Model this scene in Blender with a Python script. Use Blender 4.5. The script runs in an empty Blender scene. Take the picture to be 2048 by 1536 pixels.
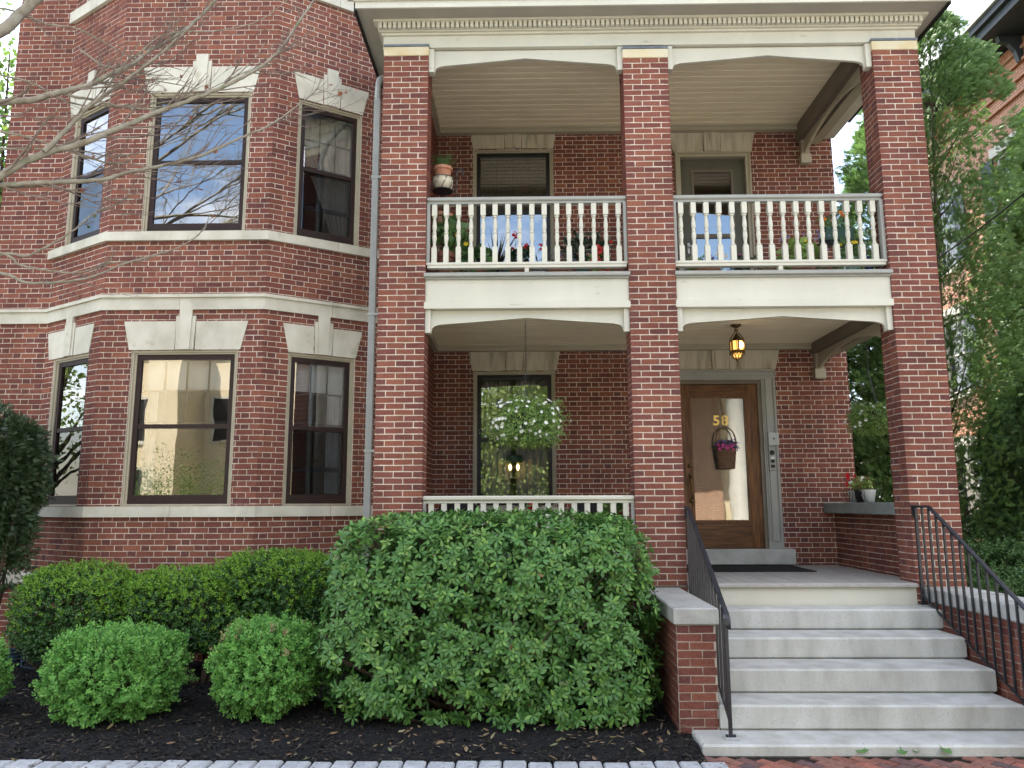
import bpy, math, random
import numpy as np
from mathutils import Vector, Matrix
random.seed(58); rng = np.random.default_rng(58)
S = bpy.context.scene; COL = S.collection
R = math.radians

# ------------------------------------------------------------------ camera, world, sun, exposure
CAMY, YAW, PITCH, ROLL, FPX = -8.3302, 0.015945, 0.155969, -0.0032615, 1538.1
def cam_axes():
    cy, sy, cp, sp = math.cos(YAW), math.sin(YAW), math.cos(PITCH), math.sin(PITCH)
    w = Vector((-sy*cp, cy*cp, sp)); r = Vector((cy, sy, 0)); u = r.cross(w)
    cr, sr = math.cos(ROLL), math.sin(ROLL)
    return cr*r + sr*u, -sr*r + cr*u, w
CR, CU, CW = cam_axes()
cd = bpy.data.cameras.new('camera'); cam = bpy.data.objects.new('camera', cd); COL.objects.link(cam)
cd.sensor_fit = 'HORIZONTAL'; cd.sensor_width = 36; cd.lens = FPX/2048*36; cd.clip_start = .05; cd.clip_end = 900
M = Matrix((CR, CU, -CW)).transposed().to_4x4(); M.translation = (0, CAMY, 0); cam.matrix_world = M
S.camera = cam
def at(x, y, Y):
    d = CW + (x-1024)/FPX*CR - (y-768)/FPX*CU
    t = (Y-CAMY)/d.y
    return Vector((0, CAMY, 0)) + t*d
def px(P):
    d = Vector(P)-Vector((0, CAMY, 0)); z = d.dot(CW)
    return 1024+FPX*d.dot(CR)/z, 768-FPX*d.dot(CU)/z, z

SUN_EL, SUN_DX, SUN_DY = 56, -.42, .907
W = bpy.data.worlds.new('World'); S.world = W; W.use_nodes = True
nt = W.node_tree; nt.nodes.clear()
out = nt.nodes.new('ShaderNodeOutputWorld'); bg = nt.nodes.new('ShaderNodeBackground'); bg.inputs[1].default_value = .13
sky = nt.nodes.new('ShaderNodeTexSky'); sky.sky_type = 'NISHITA'; sky.sun_disc = False
sky.sun_elevation = R(SUN_EL); sky.sun_rotation = math.atan2(SUN_DX, SUN_DY); sky.air_density = 1.1; sky.dust_density = 1.2
tc = nt.nodes.new('ShaderNodeTexCoord'); mp = nt.nodes.new('ShaderNodeMapping'); mp.inputs['Scale'].default_value = (1, 1, 2.2); mp.inputs['Location'].default_value = (1.9, 7.1, 2.2)
nz = nt.nodes.new('ShaderNodeTexNoise'); nz.inputs['Scale'].default_value = 2.3; nz.inputs['Detail'].default_value = 7; nz.inputs['Roughness'].default_value = .58
rp = nt.nodes.new('ShaderNodeValToRGB'); rp.color_ramp.elements[0].position = .46; rp.color_ramp.elements[1].position = .70
mx = nt.nodes.new('ShaderNodeMixRGB'); mx.inputs[2].default_value = (8.8, 8.4, 7.8, 1)
L = nt.links.new
L(tc.outputs['Generated'], mp.inputs[0]); L(mp.outputs[0], nz.inputs['Vector']); L(nz.outputs[0], rp.inputs[0]); L(rp.outputs[0], mx.inputs[0])
L(sky.outputs[0], mx.inputs[1]); L(mx.outputs[0], bg.inputs[0]); L(bg.outputs[0], out.inputs[0])
sd = bpy.data.lights.new('sun', 'SUN'); sd.energy = 5; sd.angle = R(.55); sd.color = (1, .94, .85)
so = bpy.data.objects.new('sun', sd); COL.objects.link(so)
sdir = Vector((SUN_DX*math.cos(R(SUN_EL)), SUN_DY*math.cos(R(SUN_EL)), math.sin(R(SUN_EL))))
so.rotation_euler = sdir.to_track_quat('Z', 'Y').to_euler(); so.location = (-10, 20, 30)
S.view_settings.view_transform = 'Standard'; S.view_settings.look = 'None'; S.view_settings.gamma = 1
S.view_settings.use_curve_mapping = False; S.view_settings.exposure = 2.17
S.cycles.max_bounces = 8; S.cycles.transparent_max_bounces = 16; S.cycles.glossy_bounces = 4; S.cycles.caustics_reflective = False; S.cycles.caustics_refractive = False

# ------------------------------------------------------------------ materials
def mat(name, cols, scale=6, rough=.6, bump=0, bscale=60, metal=0, spec=.25, rnd=False, stretch=None, emit=None, transl=0, detail=5, stops=None, spots=None, mott=.18, soot=0):
    """cols: one colour, or several blended by noise (or picked per piece with rnd)."""
    m = bpy.data.materials.new(name); m.use_nodes = True; n = m.node_tree.nodes; l = m.node_tree.links.new
    p = n['Principled BSDF']; p.inputs['Roughness'].default_value = rough; p.inputs['Metallic'].default_value = metal
    p.inputs['Specular IOR Level'].default_value = spec
    if not isinstance(cols[0], (tuple, list)): cols = [cols]
    geo = n.new('ShaderNodeNewGeometry'); mpn = n.new('ShaderNodeMapping'); l(geo.outputs['Position'], mpn.inputs[0])
    if stretch: mpn.inputs['Scale'].default_value = stretch
    noi = n.new('ShaderNodeTexNoise'); noi.inputs['Scale'].default_value = scale; noi.inputs['Detail'].default_value = detail; l(mpn.outputs[0], noi.inputs['Vector'])
    if rnd:
        oi = n.new('ShaderNodeObjectInfo'); ad = n.new('ShaderNodeMath'); ad.operation = 'ADD'; fr = n.new('ShaderNodeMath'); fr.operation = 'FRACT'
        l(geo.outputs['Random Per Island'], ad.inputs[0]); l(oi.outputs['Random'], ad.inputs[1]); l(ad.outputs[0], fr.inputs[0]); fac = fr.outputs[0]
    else:
        mr = n.new('ShaderNodeMapRange'); mr.inputs[1].default_value = .3; mr.inputs[2].default_value = .7; l(noi.outputs[0], mr.inputs[0]); fac = mr.outputs[0]
    r = n.new('ShaderNodeValToRGB'); e = r.color_ramp.elements
    while len(e) < max(2, len(cols)): e.new(.5)
    for i, el in enumerate(e):
        c = cols[min(i, len(cols)-1)]; el.color = (*c, 1); el.position = stops[i] if stops else i/max(1, len(e)-1)
    l(fac, r.inputs[0]); col = r.outputs[0]
    if rnd and mott:
        hs = n.new('ShaderNodeMixRGB'); hs.blend_type = 'MULTIPLY'; hs.inputs[0].default_value = 1
        mr = n.new('ShaderNodeMapRange'); mr.inputs[1].default_value = .3; mr.inputs[2].default_value = .7; mr.inputs[3].default_value = 1-mott; mr.inputs[4].default_value = 1+mott
        l(noi.outputs[0], mr.inputs[0]); l(col, hs.inputs[1]); l(mr.outputs[0], hs.inputs[2]); col = hs.outputs[0]
    if spots:
        c, sc, th = spots
        n2 = n.new('ShaderNodeTexNoise'); n2.inputs['Scale'].default_value = sc; n2.inputs['Detail'].default_value = 3; l(mpn.outputs[0], n2.inputs['Vector'])
        mr = n.new('ShaderNodeMapRange'); mr.inputs[1].default_value = th; mr.inputs[2].default_value = th+.08; l(n2.outputs[0], mr.inputs[0])
        mxx = n.new('ShaderNodeMixRGB'); l(mr.outputs[0], mxx.inputs[0]); l(col, mxx.inputs[1]); mxx.inputs[2].default_value = (*c, 1); col = mxx.outputs[0]
    if soot:
        n3 = n.new('ShaderNodeTexNoise'); n3.inputs['Scale'].default_value = 1.1; n3.inputs['Detail'].default_value = 6; n3.inputs['Roughness'].default_value = .65
        m3 = n.new('ShaderNodeMapping'); m3.inputs['Scale'].default_value = (1.6, 1.6, .55); l(geo.outputs['Position'], m3.inputs[0]); l(m3.outputs[0], n3.inputs['Vector'])
        mr = n.new('ShaderNodeMapRange'); mr.inputs[1].default_value = .35; mr.inputs[2].default_value = .68; mr.inputs[3].default_value = 1-soot; mr.inputs[4].default_value = 1+soot*.6; l(n3.outputs[0], mr.inputs[0])
        mm = n.new('ShaderNodeMixRGB'); mm.blend_type = 'MULTIPLY'; mm.inputs[0].default_value = 1; l(col, mm.inputs[1]); l(mr.outputs[0], mm.inputs[2]); col = mm.outputs[0]
    l(col, p.inputs['Base Color'])
    if bump:
        nb = n.new('ShaderNodeTexNoise'); nb.inputs['Scale'].default_value = bscale; nb.inputs['Detail'].default_value = 4; l(mpn.outputs[0], nb.inputs['Vector'])
        b = n.new('ShaderNodeBump'); b.inputs['Strength'].default_value = bump; b.inputs['Distance'].default_value = .01; l(nb.outputs[0], b.inputs['Height']); l(b.outputs[0], p.inputs['Normal'])
    if emit: p.inputs['Emission Color'].default_value = (*emit[:3], 1); p.inputs['Emission Strength'].default_value = emit[3]
    if transl:
        t = n.new('ShaderNodeBsdfTranslucent'); ms = n.new('ShaderNodeMixShader'); ms.inputs[0].default_value = transl
        l(col, t.inputs[0]); l(p.outputs[0], ms.inputs[1]); l(t.outputs[0], ms.inputs[2]); l(ms.outputs[0], n['Material Output'].inputs[0])
    return m
def glass_mat(name, refl, tint=(1, 1, 1), rough=.0):
    m = bpy.data.materials.new(name); m.use_nodes = True; n = m.node_tree.nodes; l = m.node_tree.links.new; n.remove(n['Principled BSDF'])
    tr = n.new('ShaderNodeBsdfTransparent'); tr.inputs[0].default_value = (*tint, 1); g = n.new('ShaderNodeBsdfGlossy'); g.inputs['Roughness'].default_value = rough
    lw = n.new('ShaderNodeFresnel'); lw.inputs[0].default_value = 1.5; mr = n.new('ShaderNodeMapRange'); mr.inputs[1].default_value = .0; mr.inputs[2].default_value = 1
    mr.inputs[3].default_value = refl; mr.inputs[4].default_value = 1; l(lw.outputs[0], mr.inputs[0])
    nn = n.new('ShaderNodeTexNoise'); nn.inputs['Scale'].default_value = 1.6; b = n.new('ShaderNodeBump'); b.inputs['Strength'].default_value = .028; b.inputs['Distance'].default_value = .05
    ge = n.new('ShaderNodeNewGeometry'); l(ge.outputs['Position'], nn.inputs['Vector']); l(nn.outputs[0], b.inputs['Height']); l(b.outputs[0], g.inputs['Normal'])
    ms = n.new('ShaderNodeMixShader'); l(mr.outputs[0], ms.inputs[0]); l(tr.outputs[0], ms.inputs[1]); l(g.outputs[0], ms.inputs[2]); l(ms.outputs[0], n['Material Output'].inputs[0])
    return m
def brickwall_mat(name, c1, c2, mort, scale=1):
    m = mat(name, c1); n = m.node_tree.nodes; l = m.node_tree.links.new; p = n['Principled BSDF']
    ge = n.new('ShaderNodeNewGeometry'); sx = n.new('ShaderNodeSeparateXYZ'); l(ge.outputs['Position'], sx.inputs[0]); ad = n.new('ShaderNodeMath'); l(sx.outputs[0], ad.inputs[0]); l(sx.outputs[1], ad.inputs[1])
    cx = n.new('ShaderNodeCombineXYZ'); l(ad.outputs[0], cx.inputs[0]); l(sx.outputs[2], cx.inputs[1])
    b = n.new('ShaderNodeTexBrick'); l(cx.outputs[0], b.inputs['Vector']); b.inputs['Scale'].default_value = 1; b.inputs['Brick Width'].default_value = .21; b.inputs['Row Height'].default_value = .068; b.inputs['Mortar Size'].default_value = .006
    b.inputs['Color1'].default_value = (*c1, 1); b.inputs['Color2'].default_value = (*c2, 1); b.inputs['Mortar'].default_value = (*mort, 1); l(b.outputs[0], p.inputs['Base Color'])
    return m

BRICKC = [(.128, .052, .046), (.160, .061, .049), (.184, .068, .051), (.196, .074, .053), (.218, .084, .057), (.176, .069, .056), (.246, .097, .063)]
HEADC = [(.118, .051, .047), (.145, .057, .047), (.17, .063, .047), (.132, .056, .051), (.19, .072, .051)]
M_BRICK = mat('brick_stretcher', BRICKC, 55, .85, .35, 120, rnd=True, spec=.06, soot=.22, spots=((.035, .018, .018), 42, .70), mott=.22)
M_HEAD = mat('brick_header', HEADC, 55, .85, .35, 120, rnd=True, spec=.06, soot=.22, spots=((.035, .018, .018), 42, .72), mott=.22)
M_PBRICK = mat('brick_paving', [(.21, .085, .06), (.15, .06, .05), (.26, .12, .085), (.095, .065, .068), (.30, .11, .075), (.19, .10, .08)], 30, .85, .5, 70, rnd=True, mott=.25)
M_MORT = mat('mortar', [(.54, .47, .39), (.66, .585, .50)], 9, .9, .3, 90, soot=.2)
M_MORTD = mat('mortar_old', [(.30, .27, .22), (.44, .40, .34)], 9, .9, .4, 90)
M_LIME = mat('limestone', [(.43, .405, .335), (.51, .485, .41), (.56, .535, .465)], 4.5, .8, .12, 70, stretch=(1, 1, .8), spots=((.33, .30, .22), 3, .66), soot=.12)
M_CAP = mat('cap_stone', [(.52, .41, .23), (.57, .50, .35), (.58, .53, .42)], 3.5, .8, .1, 70)
M_STAIN = mat('lintel_stained', [(.27, .24, .18), (.44, .40, .31), (.50, .46, .37)], 7, .8, .12, 70, stretch=(1.6, 1.6, .25))
M_GRAN = mat('granite', [(.29, .29, .275), (.39, .39, .37), (.46, .46, .44)], 4, .75, .25, 120, spots=((.15, .15, .15), 170, .60))
M_GRAND = mat('granite_steps', [(.335, .335, .31), (.42, .42, .395), (.49, .495, .475)], 4.5, .72, .3, 120, soot=.10, spots=((.30, .30, .29), 150, .60), stretch=(1.2, 1.2, .35))
M_SLATE = mat('bluestone', [(.15, .17, .165), (.22, .235, .22)], 5, .7, .15, 60)
M_PAINT = mat('cream_paint', [(.51, .49, .415), (.55, .535, .46)], 2.5, .5, .05, 40, spots=((.40, .37, .30), 11, .68), stretch=(.4, 1, 1.5), soot=.07)
M_TRIM = mat('beige_trim_paint', [(.33, .295, .22), (.37, .335, .255)], 4, .5, .04, 40)
M_CEIL = mat('beige_ceiling_paint', [(.68, .60, .43), (.73, .645, .475)], 3, .55, .03, 40)
M_GTRIM = mat('grey_trim_paint', [(.27, .27, .25), (.31, .31, .285)], 4, .45, .03, 40)
M_DTRIM = mat('dark_trim_and_shade', [(.13, .108, .082), (.16, .132, .102)], 4, .5)  # dark trim; on the side beams it paints in shade over ordinary trim
M_BROWN = mat('brown_storm_frame', [(.022, .0125, .011), (.028, .016, .014)], 8, .5, spec=.2)
M_DARK = mat('dark_sash', [(.014, .013, .014), (.02, .018, .018)], 8, .4)
M_GLASS = glass_mat('window_glass', .24); M_GLASSD = glass_mat('door_glass', .28); M_GLASSU = glass_mat('upper_window_glass', .31); M_SCREEN = glass_mat('screened_glass', .03, (.42, .44, .48))
M_WOOD = mat('door_wood', [(.06, .024, .009), (.115, .048, .018), (.19, .085, .030)], 5, .38, .1, 50, stretch=(9, 9, .7), spots=((.06, .025, .012), 4, .62))
M_WOODH = mat('door_wood_rail', [(.055, .022, .009), (.10, .043, .017), (.16, .072, .027)], 5, .38, .1, 50, stretch=(.7, 9, 9))
M_IRON = mat('black_iron', [(.012, .013, .017), (.022, .024, .030)], 14, .38, .1, 60, spec=.5)
M_LEAD = mat('lead_flashing', [(.10, .115, .14), (.16, .175, .20)], 12, .5)
M_DECK = mat('deck_paint', [(.30, .285, .265), (.36, .345, .325)], 4, .5, .08, 50, stretch=(3, .5, 1))
M_RUBBER = mat('black_rubber', [(.008, .008, .01), (.016, .016, .018)], 60, .85, .4, 200)
M_GALV = mat('downspout_metal', [(.30, .31, .30), (.37, .38, .37)], 5, .42)
M_BLACK = mat('black_gutter', (.012, .012, .013), rough=.4)
M_INT = mat('interior_plaster', [(.20, .18, .15), (.25, .23, .20)], 2, .9)
M_CURT = mat('white_curtain', [(.74, .73, .70), (.82, .81, .78)], 8, .9, transl=.3)
M_SHEER = mat('sheer_curtain', [(.40, .40, .37), (.50, .50, .46)], 8, .9, transl=.3)
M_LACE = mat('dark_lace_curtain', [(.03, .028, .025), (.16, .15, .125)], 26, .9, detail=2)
M_FLORAL = mat('floral_curtain', [(.52, .48, .40), (.64, .60, .52)], 5, .9, transl=.25, spots=((.30, .17, .12), 16, .66))
M_SHADE = mat('roller_shade', [(.74, .76, .74), (.80, .82, .80)], 3, .9, transl=.2)
M_BRASS = mat('aged_brass', [(.10, .065, .025), (.17, .12, .05)], 20, .35, metal=.9)
M_GOLD = mat('gold_leaf', (.80, .56, .17), rough=.35, metal=.25)
M_GREY = mat('grey_plastic', (.42, .43, .41), rough=.5)
M_TERRA = mat('terracotta', [(.32, .13, .075), (.40, .18, .11), (.46, .24, .16)], 9, .85, .1, 60)
M_TERRAD = mat('terracotta_damp', [(.20, .085, .055), (.28, .12, .08)], 9, .8, .1, 60)
M_WHITEC = mat('white_ceramic', (.60, .62, .62), rough=.35)
M_CREAMC = mat('cream_ceramic', (.55, .50, .38), rough=.4)
M_GREENC = mat('green_plastic', (.05, .10, .075), rough=.5)
M_REDC = mat('red_glaze', (.18, .03, .02), rough=.3)
M_WICK = mat('wicker', [(.10, .055, .032), (.17, .10, .06)], 30, .8, .5, 90)
M_CRATE = mat('crate_wood', [(.25, .15, .075), (.34, .21, .11)], 8, .8, .1, 60, stretch=(1, 1, 8))
M_CHAIR = mat('dark_wicker', [(.014, .013, .014), (.03, .027, .026)], 40, .7, .8, 120)
M_BLUEG = mat('blue_glass', (.008, .02, .16), rough=.08, spec=.8); M_GREENG = mat('green_glass', (.20, .33, .27), rough=.08, spec=.8)
M_MULCH = mat('black_mulch', [(.004, .004, .0045), (.010, .0095, .0105), (.017, .016, .016)], 24, .92, 1, 55, spec=.2)
M_CHIP = mat('mulch_chip', [(.006, .006, .007), (.013, .012, .012), (.02, .018, .017), (.032, .026, .02), (.010, .010, .012), (.06, .045, .03), (.011, .011, .012), (.008, .008, .009), (.14, .11, .08)], 30, .9, .3, 60, rnd=True, spec=.2)
M_SOIL = mat('potting_soil', [(.012, .009, .007), (.025, .018, .013)], 40, .95, .6, 90)
M_SETT = mat('granite_sett', [(.30, .31, .325), (.42, .43, .445)], 10, .75, .5, 60, spots=((.12, .11, .10), 24, .62))
M_BARK = mat('grey_bark', [(.16, .135, .10), (.235, .21, .165), (.29, .265, .215)], 14, .85, .5, 60, spots=((.16, .18, .11), 9, .60))
M_TWIG = mat('twig_bark', [(.12, .085, .07), (.20, .16, .13)], 10, .8)
M_TRUNK = mat('brown_trunk', [(.05, .035, .025), (.10, .075, .055)], 12, .9, .6, 40, stretch=(3, 3, .6))
def leafm(name, cols, rough=.42, tr=.16, spec=.45): return mat(name, cols, 18, rough, rnd=True, transl=tr, mott=.12, spec=spec)
M_RHODO = leafm('laurel_leaf', [(.050, .135, .032), (.074, .18, .042), (.105, .23, .054), (.066, .165, .050), (.092, .205, .044), (.16, .30, .060)], .36, .18, .32)
M_RHYOUNG = leafm('laurel_young_leaf', [(.17, .30, .06), (.13, .25, .06), (.24, .36, .09)], .4, .25)
M_BOX = leafm('boxwood_leaf', [(.14, .34, .075), (.17, .39, .088), (.20, .43, .10), (.15, .35, .10), (.24, .46, .12)], .5, .26, .2)
M_BOXTIP = leafm('boxwood_tip_leaf', [(.24, .46, .10), (.29, .50, .13), (.22, .43, .12)], .5, .3, .2)
M_BOXDRY = leafm('boxwood_dry_leaf', [(.30, .28, .11), (.36, .24, .14), (.22, .30, .11)], .6, .2)
M_HOLLY = leafm('holly_leaf', [(.034, .09, .022), (.052, .128, .028), (.07, .16, .034), (.044, .108, .042)], .30, .1, .45)
M_HOLLYY = leafm('holly_new_leaf', [(.16, .31, .035), (.22, .39, .05), (.12, .25, .035)], .4, .25, .25)
M_YEW = leafm('yew_needle', [(.022, .05, .020), (.034, .070, .026), (.045, .085, .03), (.04, .05, .024)], .5, .1)
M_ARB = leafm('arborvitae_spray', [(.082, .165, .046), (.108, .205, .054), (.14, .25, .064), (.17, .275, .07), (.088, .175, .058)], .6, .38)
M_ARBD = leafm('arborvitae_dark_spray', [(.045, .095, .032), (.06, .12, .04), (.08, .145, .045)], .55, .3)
M_DECID = leafm('broad_leaf', [(.06, .13, .03), (.09, .17, .035), (.12, .21, .045), (.16, .24, .05)], .5, .4)
M_PLANT = leafm('plant_leaf', [(.075, .16, .045), (.10, .20, .06), (.09, .18, .07)], .42, .2)
M_PLANTL = leafm('light_plant_leaf', [(.26, .40, .09), (.32, .45, .12), (.24, .36, .12)], .5, .3)
M_PLANTD = leafm('dark_plant_leaf', [(.022, .055, .03), (.035, .075, .04), (.04, .06, .045)], .42, .15)
M_GREYL = leafm('silver_leaf', [(.14, .17, .14), (.18, .21, .17), (.10, .13, .12)], .5, .2)
M_SPIKE = leafm('dark_spike_leaf', [(.02, .018, .016), (.035, .04, .025), (.05, .05, .03)], .4, .05)
M_RUSSET = leafm('russet_leaf', [(.25, .085, .04), (.32, .14, .07), (.19, .06, .045), (.36, .20, .15)], .6, .3)
M_DEADL = leafm('fallen_leaf', [(.16, .085, .045), (.22, .13, .07), (.12, .10, .035), (.28, .21, .12), (.09, .13, .05)], .7, .1)
M_FAR = leafm('sunlit_far_leaf', [(.16, .24, .05), (.22, .30, .07), (.12, .19, .045), (.28, .34, .09)], .5, .3)  # sunlight on the far trees is put into this lighter leaf colour
def petm(n, c): return mat(n, c, rough=.55, transl=.3, spec=.2)
P_WHITE = petm('white_petal', (.80, .80, .77)); P_RED = petm('red_petal', (.55, .012, .02)); P_CORAL = petm('coral_petal', (.62, .05, .045)); P_PINK = petm('pink_petal', (.55, .10, .28))
P_YEL = petm('yellow_petal', (.75, .55, .04)); P_PURP = petm('purple_petal', (.20, .12, .38)); P_BLUE = petm('lavender_petal', (.17, .18, .36)); P_ORANGE = petm('orange_petal', (.72, .20, .03))
M_GLOW = mat('lantern_glass', [(.5, .26, .05), (.85, .55, .2)], 60, .5, emit=(1, .50, .12, .42)); M_BULB = mat('bulb', (1, .8, .5), emit=(1, .62, .22, 3)); M_CORE = mat('lantern_bulb', (1, .8, .5), emit=(1, .72, .34, 5))

# ------------------------------------------------------------------ mesh helpers
class MB:
    def __init__(s): s.v = []; s.f = []; s.m = []
    def add(s, vs, fs, mi=0):
        b = len(s.v); s.v += [tuple(p) for p in vs]; s.f += [tuple(i+b for i in f) for f in fs]; s.m += [mi]*len(fs)
BOXF = [(0, 3, 2, 1), (4, 5, 6, 7), (0, 1, 5, 4), (1, 2, 6, 5), (2, 3, 7, 6), (3, 0, 4, 7)]
WF = lambda x, y, z: (x, y, z)
def fr(O, U, N):
    O = Vector(O); U = Vector(U); N = Vector(N)
    return lambda u, n, z: O + U*u + N*n + Vector((0, 0, z))
def bx(mb, F, u0, u1, n0, n1, z0, z1, mi=0):
    mb.add([F(u0, n0, z0), F(u1, n0, z0), F(u1, n1, z0), F(u0, n1, z0), F(u0, n0, z1), F(u1, n0, z1), F(u1, n1, z1), F(u0, n1, z1)], BOXF, mi)
def cbx(mb, x0, x1, y0, y1, z0, z1, c=.01, mi=0):
    """box with all top / front edges eased by c"""
    P = [(x0+c, y0+c), (x1-c, y0+c), (x1-c, y1-c), (x0+c, y1-c)]; Q = [(x0, y0), (x1, y0), (x1, y1), (x0, y1)]
    v = [(a, b, z0) for a, b in P]+[(a, b, z0+c) for a, b in Q]+[(a, b, z1-c) for a, b in Q]+[(a, b, z1) for a, b in P]
    f = [(3, 2, 1, 0), (12, 13, 14, 15)]
    for k in range(3):
        for i in range(4): j = (i+1) % 4; f.append((k*4+i, k*4+j, k*4+4+j, k*4+4+i))
    mb.add(v, f, mi)
def prism(mb, F, poly, n0, n1, mi=0):
    k = len(poly); v = [F(u, n0, z) for u, z in poly]+[F(u, n1, z) for u, z in poly]
    mb.add(v, [tuple(range(k))[::-1], tuple(range(k, 2*k))]+[(i, (i+1) % k, k+(i+1) % k, k+i) for i in range(k)], mi)
def lathe(mb, prof, c=(0, 0, 0), seg=16, mi=0, sq=None, caps=True):
    v = []; f = []
    for r, z in prof:
        for i in range(seg):
            a = 2*math.pi*(i+.5)/seg; v.append((c[0]+r*math.cos(a), c[1]+r*math.sin(a), c[2]+z))
    for k in range(len(prof)-1):
        for i in range(seg): j = (i+1) % seg; f.append((k*seg+i, k*seg+j, (k+1)*seg+j, (k+1)*seg+i))
    if caps: f.append(tuple(range(seg))[::-1]); f.append(tuple(range((len(prof)-1)*seg, len(prof)*seg)))
    mb.add(v, f, mi)
def tube(mb, pts, rad, seg=6, mi=0, caps=True):
    pts = [Vector(p) for p in pts]; n = len(pts); rad = rad if isinstance(rad, (list, tuple)) else [rad]*n
    v = []; f = []; t = (pts[1]-pts[0]).normalized(); a = t.orthogonal().normalized()
    for i, p in enumerate(pts):
        t = (pts[min(i+1, n-1)]-pts[max(i-1, 0)])
        t = t.normalized() if t.length > 1e-9 else Vector((0, 0, 1))
        a = (a-t*a.dot(t)); a = a.normalized() if a.length > 1e-6 else t.orthogonal().normalized(); b = t.cross(a)
        for k in range(seg): th = 2*math.pi*k/seg; v.append(p+(a*math.cos(th)+b*math.sin(th))*rad[i])
    for i in range(n-1):
        for k in range(seg): j = (k+1) % seg; f.append((i*seg+k, i*seg+j, (i+1)*seg+j, (i+1)*seg+k))
    if caps: f += [tuple(range(seg))[::-1], tuple(range((n-1)*seg, n*seg))]
    mb.add(v, f, mi)
def spline(pts, k=6):
    P = [Vector(p) for p in pts]; P = [2*P[0]-P[1]]+P+[2*P[-1]-P[-2]]; o = []
    for i in range(1, len(P)-2):
        for j in range(k):
            t = j/k; a, b, c, d = P[i-1:i+3]
            o.append(.5*((2*b)+(c-a)*t+(2*a-5*b+4*c-d)*t*t+(3*b-a-3*c+d)*t**3))
    o.append(P[-2]); return o
def wloc(o):
    p = Vector((0, 0, 0))
    while o: p += o.location; o = o.parent
    return p
def link(o, parent=None):
    COL.objects.link(o)
    if parent: o.parent = parent
    return o
def build(name, mb, mats, parent=None, smooth=False, org=None, kind=None, label=None):
    """link the shape as one mesh object; vertices are given in world coordinates"""
    if not isinstance(mats, (list, tuple)): mats = [mats]
    base = wloc(parent); o0 = Vector(org) if org is not None else (base if parent else Vector((0, 0, 0)))
    me = bpy.data.meshes.new(name); me.from_pydata([Vector(p)-o0 for p in mb.v], [], mb.f)
    for m in mats: me.materials.append(m)
    if len(mats) > 1: me.polygons.foreach_set('material_index', mb.m)
    if smooth: me.polygons.foreach_set('use_smooth', [True]*len(me.polygons))
    o = bpy.data.objects.new(name, me); o.location = o0-base; link(o, parent)
    if kind: o['kind'] = kind
    if label: o['label'] = label
    return o
def thing(name, label, cat, loc, group=None):
    o = bpy.data.objects.new(name, None); o.empty_display_size = .1; o.location = loc; link(o); o['label'] = label; o['category'] = cat
    if group: o['group'] = group
    return o
def tag(o, label, cat, group=None):
    o['label'] = label; o['category'] = cat
    if group: o['group'] = group
    return o
def struct(o): o['kind'] = 'structure'; return o
def npmesh(name, V, T, mats, mi=None, smooth=False):
    """V (n,3), T (k,3) triangles"""
    me = bpy.data.meshes.new(name); me.vertices.add(len(V)); me.vertices.foreach_set('co', np.asarray(V, np.float32).ravel())
    k = len(T); me.loops.add(3*k); me.loops.foreach_set('vertex_index', np.asarray(T, np.int32).ravel())
    me.polygons.add(k); me.polygons.foreach_set('loop_start', np.arange(0, 3*k, 3, dtype=np.int32)); me.polygons.foreach_set('loop_total', np.full(k, 3, np.int32))
    for m in (mats if isinstance(mats, (list, tuple)) else [mats]): me.materials.append(m)
    if mi is not None: me.polygons.foreach_set('material_index', np.asarray(mi, np.int32))
    me.update(calc_edges=True); me.validate()
    if smooth: me.polygons.foreach_set('use_smooth', [True]*len(me.polygons))
    return me
def unit(a): return a/np.maximum(np.linalg.norm(a, axis=-1, keepdims=True), 1e-9)
def rots(d, n):
    d = unit(d); s = unit(np.cross(d, n)); n = np.cross(s, d); return np.stack([s, d, n], -1)     # columns: side, along, normal
def scatter(name, tmpl, pos, d, n, scl, mats, parent=None, mi=None, kind=None):
    tv, tt = tmpl; N = len(pos); Rm = rots(d, n); scl = np.asarray(scl, float)
    if scl.ndim == 1: scl = scl[:, None]
    V = np.einsum('nij,nkj->nki', Rm, tv[None]*(scl[:, None, :] if scl.shape[1] == 3 else scl[:, None]))+pos[:, None]
    T = (tt[None]+(np.arange(N)*len(tv))[:, None, None]).reshape(-1, 3); V = V.reshape(-1, 3)
    base = np.array(wloc(parent)) if parent else np.zeros(3)
    o = bpy.data.objects.new(name, npmesh(name, V-base, T, mats, None if mi is None else np.repeat(mi, len(tt)))); link(o, parent)
    if kind: o['kind'] = kind
    return o
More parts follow.
